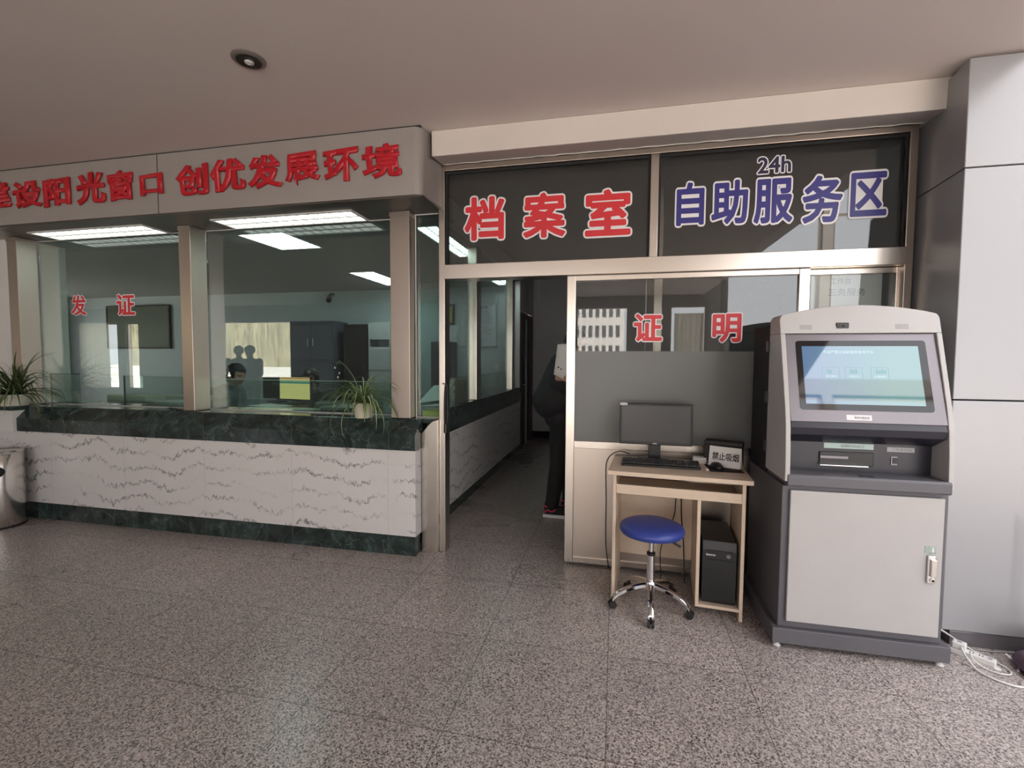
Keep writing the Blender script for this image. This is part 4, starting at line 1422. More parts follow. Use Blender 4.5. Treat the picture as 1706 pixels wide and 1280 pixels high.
# ================================================================== LIGHT FITTINGS
def troffer(x0, x1, y0, y1, z, label, group, rows, along):
    tube_mat = M['tube'] if z < 2.5 else M['office_tube']
    t = thing('ceiling_light', label, 'light', ((x0 + x1) / 2, (y0 + y1) / 2, z), group=group)
    w, d = (x1 - x0) / 2, (y1 - y0) / 2
    m = MB()
    b = 0.018
    m.box(-w, w, -d, -d + b, -0.012, -0.0005); m.box(-w, w, d - b, d, -0.012, -0.0005)
    m.box(-w, -w + b, -d + b, d - b, -0.012, -0.0005); m.box(w - b, w, -d + b, d - b, -0.012, -0.0005)
    link('frame', m, M['lamp_white'], t, bevel=0.0015)
    m = MB(); m.box(-w + b, w - b, -d + b, d - b, -0.003, -0.001)
    link('diffuser', m, tube_mat, t)
    m = MB()
    L, Wd = (w, d) if along == 0 else (d, w)
    n = max(6, int(2 * L / 0.085))
    for i in range(1, n):
        u = -L + b + (2 * L - 2 * b) * i / n
        if along == 0:
            m.box(u - 0.002, u + 0.002, -d + b, d - b, -0.011, -0.0035)
        else:
            m.box(-w + b, w - b, u - 0.002, u + 0.002, -0.011, -0.0035)
    for i in range(1, rows):
        u = -Wd + b + (2 * Wd - 2 * b) * i / rows
        if along == 0:
            m.box(-w + b, w - b, u - 0.006, u + 0.006, -0.0115, -0.0035)
        else:
            m.box(u - 0.006, u + 0.006, -d + b, d - b, -0.0115, -0.0035)
    link('louver', m, M['lamp_white'], t)
    return t
troffer(-4.86, -3.66, 3.035, 3.290, 2.448, 'long louvred light in the soffit above the left counter pane', 'fluorescent lights', 2, 0)
troffer(-3.02, -1.83, 3.035, 3.290, 2.448, 'long louvred light in the soffit above the middle counter pane', 'fluorescent lights', 2, 0)
troffer(-3.62, -3.10, 3.93, 4.58, 2.600, 'square three-row ceiling light inside the office, seen high in the middle pane', 'fluorescent lights', 3, 1)
troffer(-3.66, -3.26, 5.95, 7.10, 2.600, 'far office ceiling light showing beside the steel post at the right of the middle pane', 'fluorescent lights', 2, 1)
troffer(-1.81, -1.575, 4.02, 5.30, 2.600, 'long ceiling light running away behind the narrow pane and the steel door post', 'fluorescent lights', 2, 1)
troffer(-1.87, -1.59, 6.20, 7.40, 2.600, 'ceiling light at the far end of the corridor windows, just under the transom', 'fluorescent lights', 2, 1)

sp_ = thing('recessed_spotlight', 'round recessed spotlight in the low ceiling of the hall', 'light', (-1.815, 2.085, 2.890))
m = MB(); m.lathe([(0.052, -0.002), (0.056, -0.010), (0.070, -0.010), (0.080, -0.002), (0.080, 0.0)], seg=48)
bm2 = m
link('trim_ring', bm2, mat('dull_ring', (0.30, 0.26, 0.24), 0.3, 0.6), sp_, smooth=40)
m = MB(); m.lathe([(0.02, -0.0102), (0.058, -0.0102), (0.058, -0.0112), (0.02, -0.0112)], seg=40)
link('reflector', m, mat('dark_reflector', (0.045, 0.035, 0.03), 0.25, 0.4), sp_)
m = MB()
pts = [((0.004 + 0.018 * i / 40) * math.cos(i * 0.36), (0.004 + 0.018 * i / 40) * math.sin(i * 0.36), -0.020 + 0.006 * i / 40) for i in range(41)]
m.tube(pts, 0.0038, 8)
link('bulb', m, M['lamp_white'], sp_, smooth=60)

# ================================================================== PLANTS
M['leaf'] = mat('spider_plant_green', (0.075, 0.135, 0.040), 0.45, var=0.35, scale=9)
M['leaf_pale'] = mat('spider_plant_stripe', (0.36, 0.42, 0.20), 0.45, var=0.2, scale=9)
M['leaf_dull'] = mat('faded_leaf', (0.075, 0.092, 0.035), 0.5, var=0.5, scale=7)
M['soil'] = mat('potting_soil', (0.030, 0.020, 0.014), 0.95, var=0.4, scale=40)
def leaves(root, n, seed, base_z, lmin, lmax, wid, mats, clampf, elev=(25, 80), droop=(1.3, 2.6), azf=None, name='foliage'):
    rnd = random.Random(seed)
    m = MB()
    for i in range(n):
        az = azf(rnd, i) if azf else rnd.uniform(0, 2 * PI)
        el = R(rnd.uniform(*elev))
        L = rnd.uniform(lmin, lmax)
        dr = rnd.uniform(*droop)
        w = wid * rnd.uniform(0.75, 1.2)
        p = Vector((0.018 * math.cos(az), 0.018 * math.sin(az), base_z))
        steps = 14
        tw = rnd.uniform(-0.5, 0.5)
        row_l, row_r, row_c, row_a, row_b = [], [], [], [], []
        bend = rnd.uniform(-0.5, 0.5)
        for s in range(steps + 1):
            t = s / steps
            e = el - dr * t ** 1.25
            a = az + bend * t
            side = Vector((-math.sin(a), math.cos(a), 0.25 * math.sin(tw + t))).normalized()
            d = Vector((math.cos(a) * math.cos(e), math.sin(a) * math.cos(e), math.sin(e)))
            ww = w * (min(1.0, 0.55 + 2.2 * t) * (1 - t ** 2.6)) + 0.0004
            up = side.cross(d)
            if up.z < 0:
                up = -up
            for lst, k, h in ((row_l, -1, 0.35), (row_a, -0.36, 0.08), (row_c, 0, 0), (row_b, 0.36, 0.08), (row_r, 1, 0.35)):
                q = p + side * ww * k + up * ww * h
                lst.append(clampf(q))
            p = p + d * (L / steps)
        for A, B, ix in ((row_l, row_a, 0), (row_a, row_c, 1), (row_c, row_b, 1), (row_b, row_r, 0)):
            m.idx = ix
            m.sheet([A, B])
    bmesh.ops.remove_doubles(m.bm, verts=m.bm.verts[:], dist=1e-6)
    return link(name, m, mats, root, smooth=60, recalc=False)

pt2 = thing('spider_plant', 'striped spider plant in a cream pot on the ledge before the right steel post', 'plant', (-1.795, 3.100, 0.965))
m = MB(); m.lathe([(0.050, 0.0), (0.056, 0.004), (0.070, 0.098), (0.073, 0.102), (0.073, 0.112), (0.066, 0.112), (0.064, 0.098), (0.02, 0.098)], seg=36)
link('pot', m, mat('cream_pot', (0.62, 0.60, 0.46), 0.45, var=0.05), pt2, smooth=40)
m = MB(); m.lathe([(0.063, 0.098), (0.03, 0.103), (0.005, 0.104)], seg=24)
link('soil', m, M['soil'], pt2)
def cl2(q):
    x, y, z = q
    ymax = 0.034 + max(0.0, min(0.15, (0.17 - x) * 0.9))
    y = min(y, ymax)
    ledge = 0.004 if y > 0.005 else 0.004 + max(-0.094, (y - 0.005) * 1.02)
    if y > -0.09 or z > -0.09:
        z = max(z, ledge) if y > -0.092 else z
    return Vector((x, y, z))
leaves(pt2, 96, 11, 0.105, 0.18, 0.44, 0.0082, [M['leaf'], M['leaf_pale']], cl2, (15, 82), (1.4, 2.9))
m = MB()
stalk = [(0.0, 0, 0.10), (-0.02, -0.01, 0.20), (-0.065, -0.015, 0.30), (-0.125, -0.01, 0.375), (-0.185, 0.0, 0.415), (-0.205, 0.0, 0.405)]
m.tube(stalk, [0.0032, 0.003, 0.0028, 0.0024, 0.002, 0.0015], 8)
sk = link('flower_stalk', m, mat('green_stalk', (0.17, 0.21, 0.13), 0.5), pt2, smooth=60)
rnd = random.Random(3)
m = MB()
for i in range(9):
    a = i * 0.7
    p = Vector((-0.205, 0, 0.405))
    d = Vector((math.cos(a) * 0.8, math.sin(a) * 0.5, rnd.uniform(-0.9, 0.3))).normalized()
    q = p + d * rnd.uniform(0.03, 0.07)
    s_ = d.cross(Vector((0, 0, 1))).normalized() * 0.003
    m.mesh([p - s_, p + s_, q], [(0, 1, 2)])
pl = link('plantlet', m, M['leaf'], sk, recalc=False)
m = MB()
for c_ in ((-0.225, 0, 0.365), (-0.195, 0.01, 0.325), (-0.200, 0, 0.295)):
    m.ball(c_, (0.006, 0.006, 0.009), 1)
link('blossom', m, M['white_plastic'], sk, smooth=60)

pt1 = thing('spider_plant', 'bushy grass-like spider plant in a low cream bowl at the left end of the ledge', 'plant', (-5.160, 3.080, 0.965))
m = MB(); m.lathe([(0.085, 0.0), (0.098, 0.006), (0.125, 0.085), (0.130, 0.092), (0.130, 0.104), (0.122, 0.104), (0.118, 0.088), (0.02, 0.088)], seg=40)
link('pot', m, mat('cream_bowl', (0.66, 0.65, 0.54), 0.45, var=0.05), pt1, smooth=40)
m = MB(); m.lathe([(0.117, 0.088), (0.06, 0.096), (0.005, 0.098)], seg=24)
link('soil', m, M['soil'], pt1)
def cl1(q):
    x, y, z = q
    ymax = 0.050 + max(0.0, min(0.15, (x - 0.02) * 0.8))
    y = min(y, ymax)
    if y > -0.02:
        z = max(z, 0.003)
    return Vector((x, y, z))
leaves(pt1, 190, 23, 0.095, 0.24, 0.56, 0.0060, [M['leaf_dull'], M['leaf']], cl1, (10, 88), (1.2, 2.8))

# ================================================================== SMALL THINGS ON THE LEDGE
ks = thing('key_ring', 'bunch of black keys lying on the ledge beside the left middle steel post', 'keys', (-3.540, 3.155, 0.965))
m = MB()
pts = [(0.020 * math.cos(2 * PI * i / 24), 0.020 * math.sin(2 * PI * i / 24), 0.003 + 0.012 * abs(math.sin(i))) for i in range(25)]
m.tube(pts, 0.003, 6)
link('ring', m, M['black'], ks)
for i, (a, L) in enumerate(((0.3, 0.075), (2.6, 0.070), (3.6, 0.06))):
    m = MB()
    m.tube([(0.02 * math.cos(a), 0.02 * math.sin(a), 0.005 + 0.006 * i), (L * math.cos(a), L * 0.5 * math.sin(a), 0.005 + 0.006 * i)], [0.008, 0.0045], 8)
    link('key', m, M['black'], ks, smooth=50)

def sheet_thing(name, quad, z, th, material, label, cat='paper', group=None, lift=None):
    m = MB(); m.prism(quad, 2, z, z + th)
    if lift:
        for v in m.bm.verts:
            v.co.z += lift(v.co.x, v.co.y)
    return tag(link(name, m, material), label, cat, group)
LZ = 0.9655
sheet_thing('paper_sheet', [(-4.62, 3.46), (-4.28, 3.40), (-4.22, 3.60), (-4.55, 3.68)], LZ, 0.006, M['black'], 'thin black folder on the ledge behind the left pane')
sheet_thing('paper_sheet', [(-5.10, 3.80), (-4.52, 3.72), (-4.46, 3.98), (-5.04, 4.06)], LZ, 0.045, M['paper_warm'], 'cream paper pile furthest back behind the left pane')
sheet_thing('paper_sheet', [(-4.43, 3.86), (-4.06, 3.82), (-4.04, 4.04), (-4.40, 4.10)], LZ, 0.050, M['paper_warm'], 'wide cream paper pile behind the white papers at the right of the left pane')
sheet_thing('paper_pile', [(-4.30, 3.58), (-3.88, 3.50), (-3.82, 3.74), (-4.22, 3.80)], LZ, 0.020, M['paper'], 'white paper pile nearest the glass at the right of the left pane')
sheet_thing('envelope', [(-3.06, 3.335), (-2.42, 3.335), (-2.40, 3.47), (-3.02, 3.50)], LZ, 0.014, M['paper_warm'], 'long cream envelope on the ledge just behind the middle pane')
sheet_thing('paper_sheet', [(-3.26, 3.62), (-2.90, 3.52), (-2.84, 3.70), (-3.18, 3.82)], LZ, 0.004, M['paper'], 'white sheet on the ledge under the dark back of the monitor')
sheet_thing('paper_pile', [(-2.52, 3.62), (-2.05, 3.58), (-2.02, 3.84), (-2.48, 3.90)], LZ, 0.012, mat('grey_papers', (0.42, 0.41, 0.38), 0.8), 'grey papers on the ledge behind the striped plant')
o = sheet_thing('note_box', [(-1.405, 3.275), (-1.262, 3.275), (-1.262, 3.40), (-1.405, 3.40)], LZ, 0.048, mat('lime_card', (0.55, 0.56, 0.16), 0.6), 'lime green box on the ledge behind the narrow pane')
o['category'] = 'box'

def shield(name, label, pts, z1, y, th, mt, edge):
    r = thing(name, label, 'glass shield', ((pts[0] + pts[1]) / 2, y, LZ))
    x0, x1 = pts
    m = MB(); m.box(x0, x1, y, y + th, LZ, z1)
    link('pane', m, mt, r, world=True)
    m = MB(); m.box(x0, x1, y - 0.0005, y + th + 0.0005, z1, z1 + 0.005)
    link('top_edge', m, edge, r, world=True)
    if x1 - x0 < 1.0:
        m = MB(); m.box(x0 - 0.008, x0, y - 0.001, y + th + 0.001, LZ, z1 + 0.005)
        link('side_edge', m, M['edge_dark'], r, world=True)
    return r
hazy = clear_glass('hazy_shield_glass', (0.80, 0.85, 0.84), 1.0, 0.22)
shield('counter_shield', 'low hazy glass shield on the ledge behind the right half of the left pane', (-4.285, -3.44), 1.233, 3.345, 0.008, hazy, M['edge'])
shield('counter_shield', 'low hazy glass shield on the ledge behind the left potted plant', (-5.14, -4.80), 1.240, 3.345, 0.008, hazy, M['edge_dark'])
shield('counter_shield', 'long low clear glass shield across the ledge behind the middle pane', (-3.36, -1.56), 1.217, 3.312, 0.008, M['glass_edge'], M['edge'])
r = thing('counter_shield', 'low glass shield with a dark top edge behind the far corridor window', 'glass shield', (-1.60, 5.7, LZ))
m = MB(); m.box(-1.604, -1.596, 4.30, 6.95, LZ, 1.205)
link('pane', m, M['glass_edge'], r, world=True)
m = MB(); m.box(-1.606, -1.594, 4.30, 6.95, 1.205, 1.211)
link('top_edge', m, M['edge_dark'], r, world=True)

# things behind the corridor window
FOLD = [mat('folder_card', (0.36 - 0.03 * q, 0.19 - 0.025 * q, 0.05), 0.6) for q in range(3)]
for i in range(8):
    dx, dy = 0.010 * math.sin(i * 2.1), 0.012 * math.cos(i * 1.7)
    sheet_thing('folder', [(-1.755 + dx, 4.98 + dy), (-1.615 + dx, 4.95 + dy), (-1.610 + dx, 5.20 + dy), (-1.750 + dx, 5.22 + dy)], LZ + 0.0262 * i, 0.025,
                FOLD[i % 3],
                'orange brown folder in the stack on the corridor counter behind the window', 'folder', 'stacked orange brown folders')
sheet_thing('paper_sheet', [(-1.86, 4.225), (-1.62, 4.30), (-1.66, 4.62), (-1.84, 4.58)], LZ + 0.002, 0.003, M['paper'], 'upright curled white paper before the orange folders',
            lift=lambda x, y: max(0, (y - 4.22)) * 0.42)
sheet_thing('paper_sheet', [(-1.70, 3.98), (-1.52, 4.02), (-1.53, 4.20), (-1.68, 4.24)], LZ, 0.004, M['paper'], 'flat white paper at the near end of the corridor counter, inside the glass')
tl = thing('office_phone', 'small dark phone set on the corridor counter behind the far window', 'phone', (-1.78, 6.05, LZ), 0.2)
m = MB(); m.prism([(-0.09, 0), (0.09, 0), (0.09, 0.03), (-0.09, 0.07)], 0, -0.08, 0.08)
link('body', m, mat('phone_grey', (0.16, 0.19, 0.20), 0.5), tl, bevel=0.005)
m = MB(); m.tube([(-0.05, -0.08, 0.085), (-0.05, -0.03, 0.10), (-0.05, 0.05, 0.085), (-0.05, 0.09, 0.065)], [0.020, 0.014, 0.014, 0.020], 10)
link('handset', m, M['black'], tl, smooth=50)

# ================================================================== OFFICE FURNITURE
def office_chair(label, loc, rz):
    t = thing('office_chair', label, 'chair', loc, rz)
    m = MB(); m.box(-0.23, 0.23, -0.22, 0.22, 0.40, 0.452)
    link('seat', m, M['black_matt'], t, bevel=0.02)
    m = MB(); m.box(-0.21, 0.21, 0.23, 0.27, 0.55, 0.98)
    link('backrest', m, M['black_matt'], t, bevel=0.015)
    m = MB(); m.tube([(0, 0.18, 0.39), (0, 0.30, 0.41), (0, 0.285, 0.62)], 0.016, 8)
    link('back_bracket', m, M['black'], t, smooth=50)
    m = MB(); m.tube([(0, 0, 0.06), (0, 0, 0.40)], 0.025, 12)
    link('column', m, M['chrome'], t, smooth=50)
    for i in range(5):
        a = 2 * PI * i / 5
        m = MB(); m.tube([(0, 0, 0.085), (0.27 * math.cos(a), 0.27 * math.sin(a), 0.055)], [0.022, 0.014], 8)
        m.ball((0.27 * math.cos(a), 0.27 * math.sin(a), 0.027), 0.026, 1)
        link('leg', m, M['black'], t, smooth=50)
    return t
office_chair('black office chair under the clerk in grey', (-4.36, 4.47, 0), R(90))
office_chair('black office chair under the clerk with glasses', (-3.38, 4.92, 0), 0.0)

def cabinet(label, x0, x1, y0, y1, h, mt, doors, name='filing_cabinet'):
    t = thing(name, label, 'cabinet', ((x0 + x1) / 2, (y0 + y1) / 2, 0))
    m = MB(); m.box(x0, x1, y0, y1, 0.0, h)
    link('body', m, mt, t, world=True, bevel=0.004)
    xm = (x0 + x1) / 2
    for a, b in doors:
        for u0, u1, hx in ((x0 + 0.015, xm - 0.003, xm - 0.05), (xm + 0.003, x1 - 0.015, xm + 0.05)):
            m = MB(); m.box(u0, u1, y0 - 0.018, y0 - 0.001, a, b)
            dd = link('door', m, mt, t, world=True, bevel=0.003)
            m = MB(); m.box(hx - 0.012, hx + 0.012, y0 - 0.034, y0 - 0.019, (a + b) / 2 - 0.07, (a + b) / 2 + 0.07)
            m.bm.transform(Matrix.Translation(-t.location))
            link('handle', m, M['chrome'], dd)
    return t
M['cab'] = mat('blue_grey_cabinet', (0.10, 0.105, 0.14), 0.5, var=0.04)
M['cab_dark'] = mat('near_black_cabinet', (0.014, 0.013, 0.015), 0.5)
cabinet('tall blue-grey metal cabinet with paired handles at the office back wall', -5.50, -4.66, 7.12, 7.56, 2.03, M['cab'], ((0.08, 0.70), (0.75, 1.32), (1.37, 1.97)))
cabinet('near-black wardrobe cabinet at the back wall behind the long plant stalk', -4.48, -3.62, 7.14, 7.56, 1.97, M['cab_dark'], ((0.08, 1.90),), 'wardrobe')
cabinet('low dark cabinet at the back wall left of the framed chart', -2.98, -2.62, 7.30, 7.57, 1.68, mat('plum_cabinet', (0.035, 0.025, 0.04), 0.6), ((0.06, 1.62),), 'wardrobe')
t = thing('shelf_unit', 'pale narrow unit with an open shelf and drawers in front of the black wardrobe', 'cabinet', (-3.63, 6.9, 0))
m = MB(); m.box(-3.82, -3.44, 6.78, 7.08, 0.0, 1.58); m.box(-3.82, -3.44, 6.78, 7.08, 1.70, 1.97); m.box(-3.82, -3.80, 6.78, 7.08, 1.58, 1.70); m.box(-3.46, -3.44, 6.78, 7.08, 1.58, 1.70); m.box(-3.80, -3.46, 7.05, 7.08, 1.58, 1.70)
link('body', m, mat('pale_grey_enamel', (0.42, 0.42, 0.43), 0.5), t, world=True)
PGD = mat('pale_grey_drawer', (0.40, 0.40, 0.41), 0.5)
for z in (0.15, 0.50, 0.86, 1.22):
    m = MB(); m.box(-3.81, -3.45, 6.764, 6.779, z, z + 0.33)
    link('drawer', m, PGD, t, world=True, bevel=0.003)
t = thing('notice_board', 'large dark green board on the back wall behind the left pane', 'board', (-9.3, 7.58, 2.0))
m = MB(); m.box(-10.05, -8.55, 7.565, 7.595, 1.60, 2.40)
link('panel', m, mat('green_board', (0.055, 0.065, 0.045), 0.6), t, world=True)
m = MB()
for q in ((-10.08, -10.05, 1.57, 2.43), (-8.55, -8.52, 1.57, 2.43), (-10.05, -8.55, 2.40, 2.43), (-10.05, -8.55, 1.57, 1.60)):
    m.box(q[0], q[1], 7.555, 7.597, q[2], q[3])
link('frame', m, M['black_matt'], t, world=True)
t = thing('framed_chart', 'large framed white chart with text rows on the office wall behind the corridor window', 'framed chart', (-2.25, 7.58, 1.95))
m = MB()
for q in ((-2.585, -2.565, 1.61, 2.33), (-1.945, -1.925, 1.61, 2.33), (-2.565, -1.945, 2.31, 2.33), (-2.565, -1.945, 1.61, 1.63)):
    m.box(q[0], q[1], 7.575, 7.598, q[2], q[3])
link('frame', m, mat('silver_frame', (0.5, 0.5, 0.5), 0.3, 0.8), t, world=True)
m = MB(); m.box(-2.565, -1.945, 7.583, 7.597, 1.63, 2.31)
sh_ = link('sheet', m, mat('chart_paper', (0.52, 0.54, 0.58), 0.7), t, world=True)
m = MB()
rnd = random.Random(5)
for i in range(14):
    z = 2.19 - i * 0.038
    m.box(-2.50, -2.50 + rnd.uniform(0.30, 0.50), 7.5815, 7.5828, z, z + 0.012)
m.box(-2.44, -2.08, 7.5815, 7.5828, 2.24, 2.28)
m.bm.transform(Matrix.Translation(-t.location))
link('text_lines', m, M['ink_grey'], sh_)
t = thing('framed_picture', 'small yellowish framed picture on the office wall, left edge of the corridor view', 'framed picture', (-2.78, 7.58, 2.15))
m = MB(); m.box(-2.93, -2.665, 7.57, 7.598, 1.985, 2.325)
link('frame', m, M['black_matt'], t, world=True)
m = MB(); m.box(-2.915, -2.700, 7.567, 7.5695, 2.02, 2.29)
link('sheet', m, mat('yellow_print', (0.30, 0.29, 0.08), 0.6, var=0.3), t, world=True)
m = MB(); m.box(-1.965, -1.880, 7.585, 7.599, 1.235, 1.320)
tag(link('wall_switch', m, M['white_plastic'], bevel=0.004), 'small white switch plate on the office wall below the framed chart', 'switch')
t = thing('security_camera', 'dark security camera high on the office back wall above the cabinets', 'camera', (-4.90, 7.56, 2.50))
m = MB(); m.tube([(-4.95, 7.599, 2.54), (-4.95, 7.50, 2.54), (-4.93, 7.44, 2.50)], 0.018, 10)
link('bracket', m, M['black'], t, world=True, smooth=50)
m = MB(); m.tube([(-4.97, 7.50, 2.49), (-4.86, 7.30, 2.40)], 0.045, 16)
b_ = link('housing', m, M['black'], t, world=True, smooth=50)
m = MB(); m.tube([(-4.860, 7.299, 2.3995), (-4.855, 7.291, 2.396)], 0.025, 16)
m.bm.transform(Matrix.Translation(-t.location))
link('lens', m, M['screen_black'], b_)

# monitors on the inner ledge
def small_monitor(label, loc, rz, lit, w=0.42, h=0.25):
    t = thing('computer_monitor', label, 'monitor', loc, rz)
    m = MB(); m.lathe([(0.10, 0), (0.10, 0.008), (0.025, 0.014)], seg=24, sy=0.7)
    link('stand_base', m, M['black'], t, smooth=40)
    m = MB(); m.box(-0.02, 0.02, 0.012, 0.028, 0.010, 0.12)
    link('stand_neck', m, M['black'], t)
    m = MB(); m.box(-w / 2, w / 2, -0.016, 0.012, 0.030, 0.030 + h)
    bz = link('bezel', m, M['black'], t, bevel=0.004)
    if lit:
        m = MB(); m.box(-w / 2 + 0.010, w / 2 - 0.010, -0.0172, -0.0162, 0.042, 0.018 + h)
        s = link('screen', m, emission('lit_spreadsheet', (0.86, 0.64, 0.24), 0.85), t)
        m = MB(); m.box(-w / 2 + 0.010, w / 2 - 0.010, -0.0180, -0.0174, 0.018 + h - 0.022, 0.018 + h)
        link('title_bar', m, emission('orange_bar', (0.55, 0.35, 0.16), 0.6), s)
        m = MB(); m.box(-w / 2 + 0.010, w / 2 - 0.010, -0.0180, -0.0174, 0.018 + h - 0.062, 0.018 + h - 0.040)
        link('menu_bar', m, emission('teal_bar', (0.10, 0.32, 0.24), 0.7), s)
    else:
        me = glyph('acer', 0.02, 0.01)
        put_glyph('logo', me, bounds(me), (-0.045, 0.045, 0.030 + h * 0.66, 0.030 + h * 0.78), -0.0162, 0.0008, M['ink_grey'], bz, world=False)
        m = MB(); m.box(-w / 2 + 0.012, w / 2 - 0.012, 0.0122, 0.0130, 0.042, 0.018 + h)
        link('screen', m, M['screen_black'], t)
    return t
small_monitor('black back of a monitor on the ledge, turned away beside the lit screen', (-3.29, 4.06, LZ), R(6), False, 0.29, 0.205)
small_monitor('monitor with yellow-green lit spreadsheet facing the hall behind the middle pane', (-2.98, 3.93, LZ), R(-6), True, 0.375, 0.235)
kb2 = thing('keyboard', 'pale keyboard on the inner ledge to the right of the lit monitor', 'keyboard', (-2.62, 3.98, LZ), R(6))
m = MB(); m.prism([(-0.06, 0), (-0.06, 0.012), (0.06, 0.022), (0.06, 0)], 0, -0.15, 0.15)
link('case', m, mat('pale_keyboard', (0.40, 0.40, 0.38), 0.5), kb2, bevel=0.003)
m = MB()
for i in range(14):
    for j in range(4):
        x, y = -0.139 + i * 0.0205, -0.044 + j * 0.026
        m.box(x, x + 0.016, y, y + 0.019, 0.015 + j * 0.002, 0.0195 + j * 0.002)
link('keys', m, mat('grey_keycap', (0.25, 0.25, 0.24), 0.5), kb2)

# archive room behind the frosted leaf
t = thing('side_table', 'dark table just behind the frosted door glass', 'table', (0.45, 3.52, 0))
m = MB(); m.box(-0.27, 1.05, 3.215, 3.74, 0.735, 0.765)
link('table_top', m, M['brown_door'], t, world=True, bevel=0.003)
for x in (-0.23, 0.98):
    for y in (3.24, 3.68):
        m = MB(); m.box(x, x + 0.035, y, y + 0.035, 0, 0.735)
        link('leg', m, M['black_matt'], t, world=True)
t = thing('carton', 'white box on the table, blurred behind the frosted glass', 'box', (-0.136, 3.28, 0.7655))
m = MB(); m.box(-0.222, -0.050, 3.225, 3.34, 0.766, 0.985)
link('body', m, M['paper'], t, world=True, bevel=0.003)
m = MB(); m.box(-0.224, -0.048, 3.223, 3.342, 0.985, 1.005)
link('lid', m, M['paper'], t, world=True, bevel=0.002)
cord('blind_cord', [(0.205, 3.45, 2.80), (0.205, 3.45, 2.0), (0.203, 3.45, 1.4), (0.198, 3.45, 0.95)], 0.0035, M['white_plastic'], 'thin white cord hanging behind the frosted sliding leaf', 'cord')
cord('light_cord', [(-1.20, 7.4, 2.80), (-1.20, 7.4, 2.6), (-1.205, 7.4, 2.36)], 0.006, M['white_plastic'], 'short white pull cord hanging at the far end of the corridor', 'cord')
m = MB(); m.box(1.165, 1.545, 3.2275, 3.2285, 1.15, 1.945)
no = link('wall_notice', m, mat('handwritten_sheet', (0.70, 0.71, 0.68), 0.7))
tag(no, 'pale handwritten notice behind the glass of the right door leaf', 'notice')
for s_, b in (('工作台', (1.27, 1.38, 1.865, 1.905)), ('三务服务', (1.26, 1.46, 1.795, 1.840))):
    me = glyph(s_, 0.0, 0.0)
    put_glyph('notice_text', me, bounds(me), b, 3.2273, 0.0002, M['ink_grey'], no, world=True)

# ================================================================== CURTAINS AND OUTSIDE (mirrored in the glass)
def curtain(x0, x1, label):
    m = MB()
    n = max(24, int((x1 - x0) * 60))
    rows_ = []
    for z in (0.45, 1.2, 2.0, 2.46):
        rows_.append([(x0 + (x1 - x0) * i / n, -4.92 + 0.028 * math.sin(i * 0.9 + 0.4 * math.sin(z * 2)) + 0.012 * math.sin(i * 0.37), z) for i in range(n + 1)])
    m.sheet(rows_)
    return tag(link('curtain', m, M['curtain'], smooth=80, recalc=False), label, 'curtain', 'sheer curtains at the hall windows')
curtain(-11.72, -11.00, 'pleated sheer curtain mirrored at the left of the middle pane behind the standing people')
curtain(-16.44, -15.31, 'pleated sheer curtain mirrored in the left counter pane')
curtain(1.30, 1.92, 'pleated sheer curtain mirrored in the door leaf under the right red character')
t = thing('apartment_building', 'pale apartment block outside, mirrored in the sliding door glass', 'building', (-2.2, -26, -0.08))
m = MB(); m.box(-5.2, 0.55, -30, -26, -0.08, 13.0)
link('wall', m, mat('pale_render', (0.55, 0.53, 0.52), 0.8), t, world=True)
DIM = mat('dim_pane', (0.08, 0.085, 0.09), 0.2)
for i in range(12):
    for j in range(8):
        x, z = -4.95 + i * 0.45, 1.6 + j * 1.35
        m = MB(); m.box(x, x + 0.24, -25.99, -25.95, z, z + 0.75)
        link('window', m, DIM, t, world=True)
# bare winter hedge across the yard
def hedge(label, x0, x1, y, h, seed):
    rnd = random.Random(seed)
    t = thing('winter_hedge', label, 'hedge', ((x0 + x1) / 2, y, -0.08))
    m = MB()
    nx, nz = 60, 26
    rows_ = []
    for j in range(nz + 1):
        zz = -0.08 + h * j / nz
        rows_.append([(x0 + (x1 - x0) * i / nx, y + 0.55 * noise.noise(Vector((i * 0.9, j * 0.15, seed))) + 0.5 * (j / nz) ** 3, zz + (0.5 * noise.noise(Vector((i * 0.3, 7, seed))) if j == nz else 0)) for i in range(nx + 1)])
    m.sheet(rows_)
    bk = [[(p[0], y - 1.6, p[2]) for p in r_] for r_ in (rows_[-1], rows_[0])]
    m.sheet([rows_[-1], bk[0], bk[1]])
    link('twigs', m, mat('winter_twigs', (0.30, 0.27, 0.18), 0.9, var=0.45, scale=2.6, stretch=(1, 1, 0.12)), t, world=True, recalc=False)
    for k in range(5):
        x = x0 + (x1 - x0) * (k + 0.5) / 5 + rnd.uniform(-0.3, 0.3)
        m = MB(); m.tube([(x, y - 0.7, -0.08), (x + 0.05, y - 0.6, 2.0), (x, y - 0.6, h + 1.2)], [0.10, 0.08, 0.05], 8)
        link('trunk', m, M['brown_door'], t, world=True)
hedge('bare winter hedge across the snowy yard, mirrored in the middle counter pane', -84, -46, -60, 11.0, 3)
# ================================================================== PEOPLE
M['skin'] = mat('skin', (0.46, 0.27, 0.20), 0.5, var=0.06, scale=20)
M['hair'] = mat('black_hair', (0.010, 0.008, 0.008), 0.5, var=0.3, scale=60)
M['coat'] = mat('black_padded_coat', (0.010, 0.009, 0.011), 0.7, var=0.2, scale=14)
M['trousers'] = mat('black_trousers', (0.009, 0.009, 0.010), 0.8, var=0.2, scale=14)
M['sweater'] = mat('grey_sweater', (0.17, 0.18, 0.19), 0.9, var=0.15, scale=40)
M['jacket'] = mat('dark_jacket', (0.016, 0.016, 0.017), 0.8, var=0.2, scale=14)
M['lens'] = mat('eye_white', (0.4, 0.4, 0.4), 0.3)

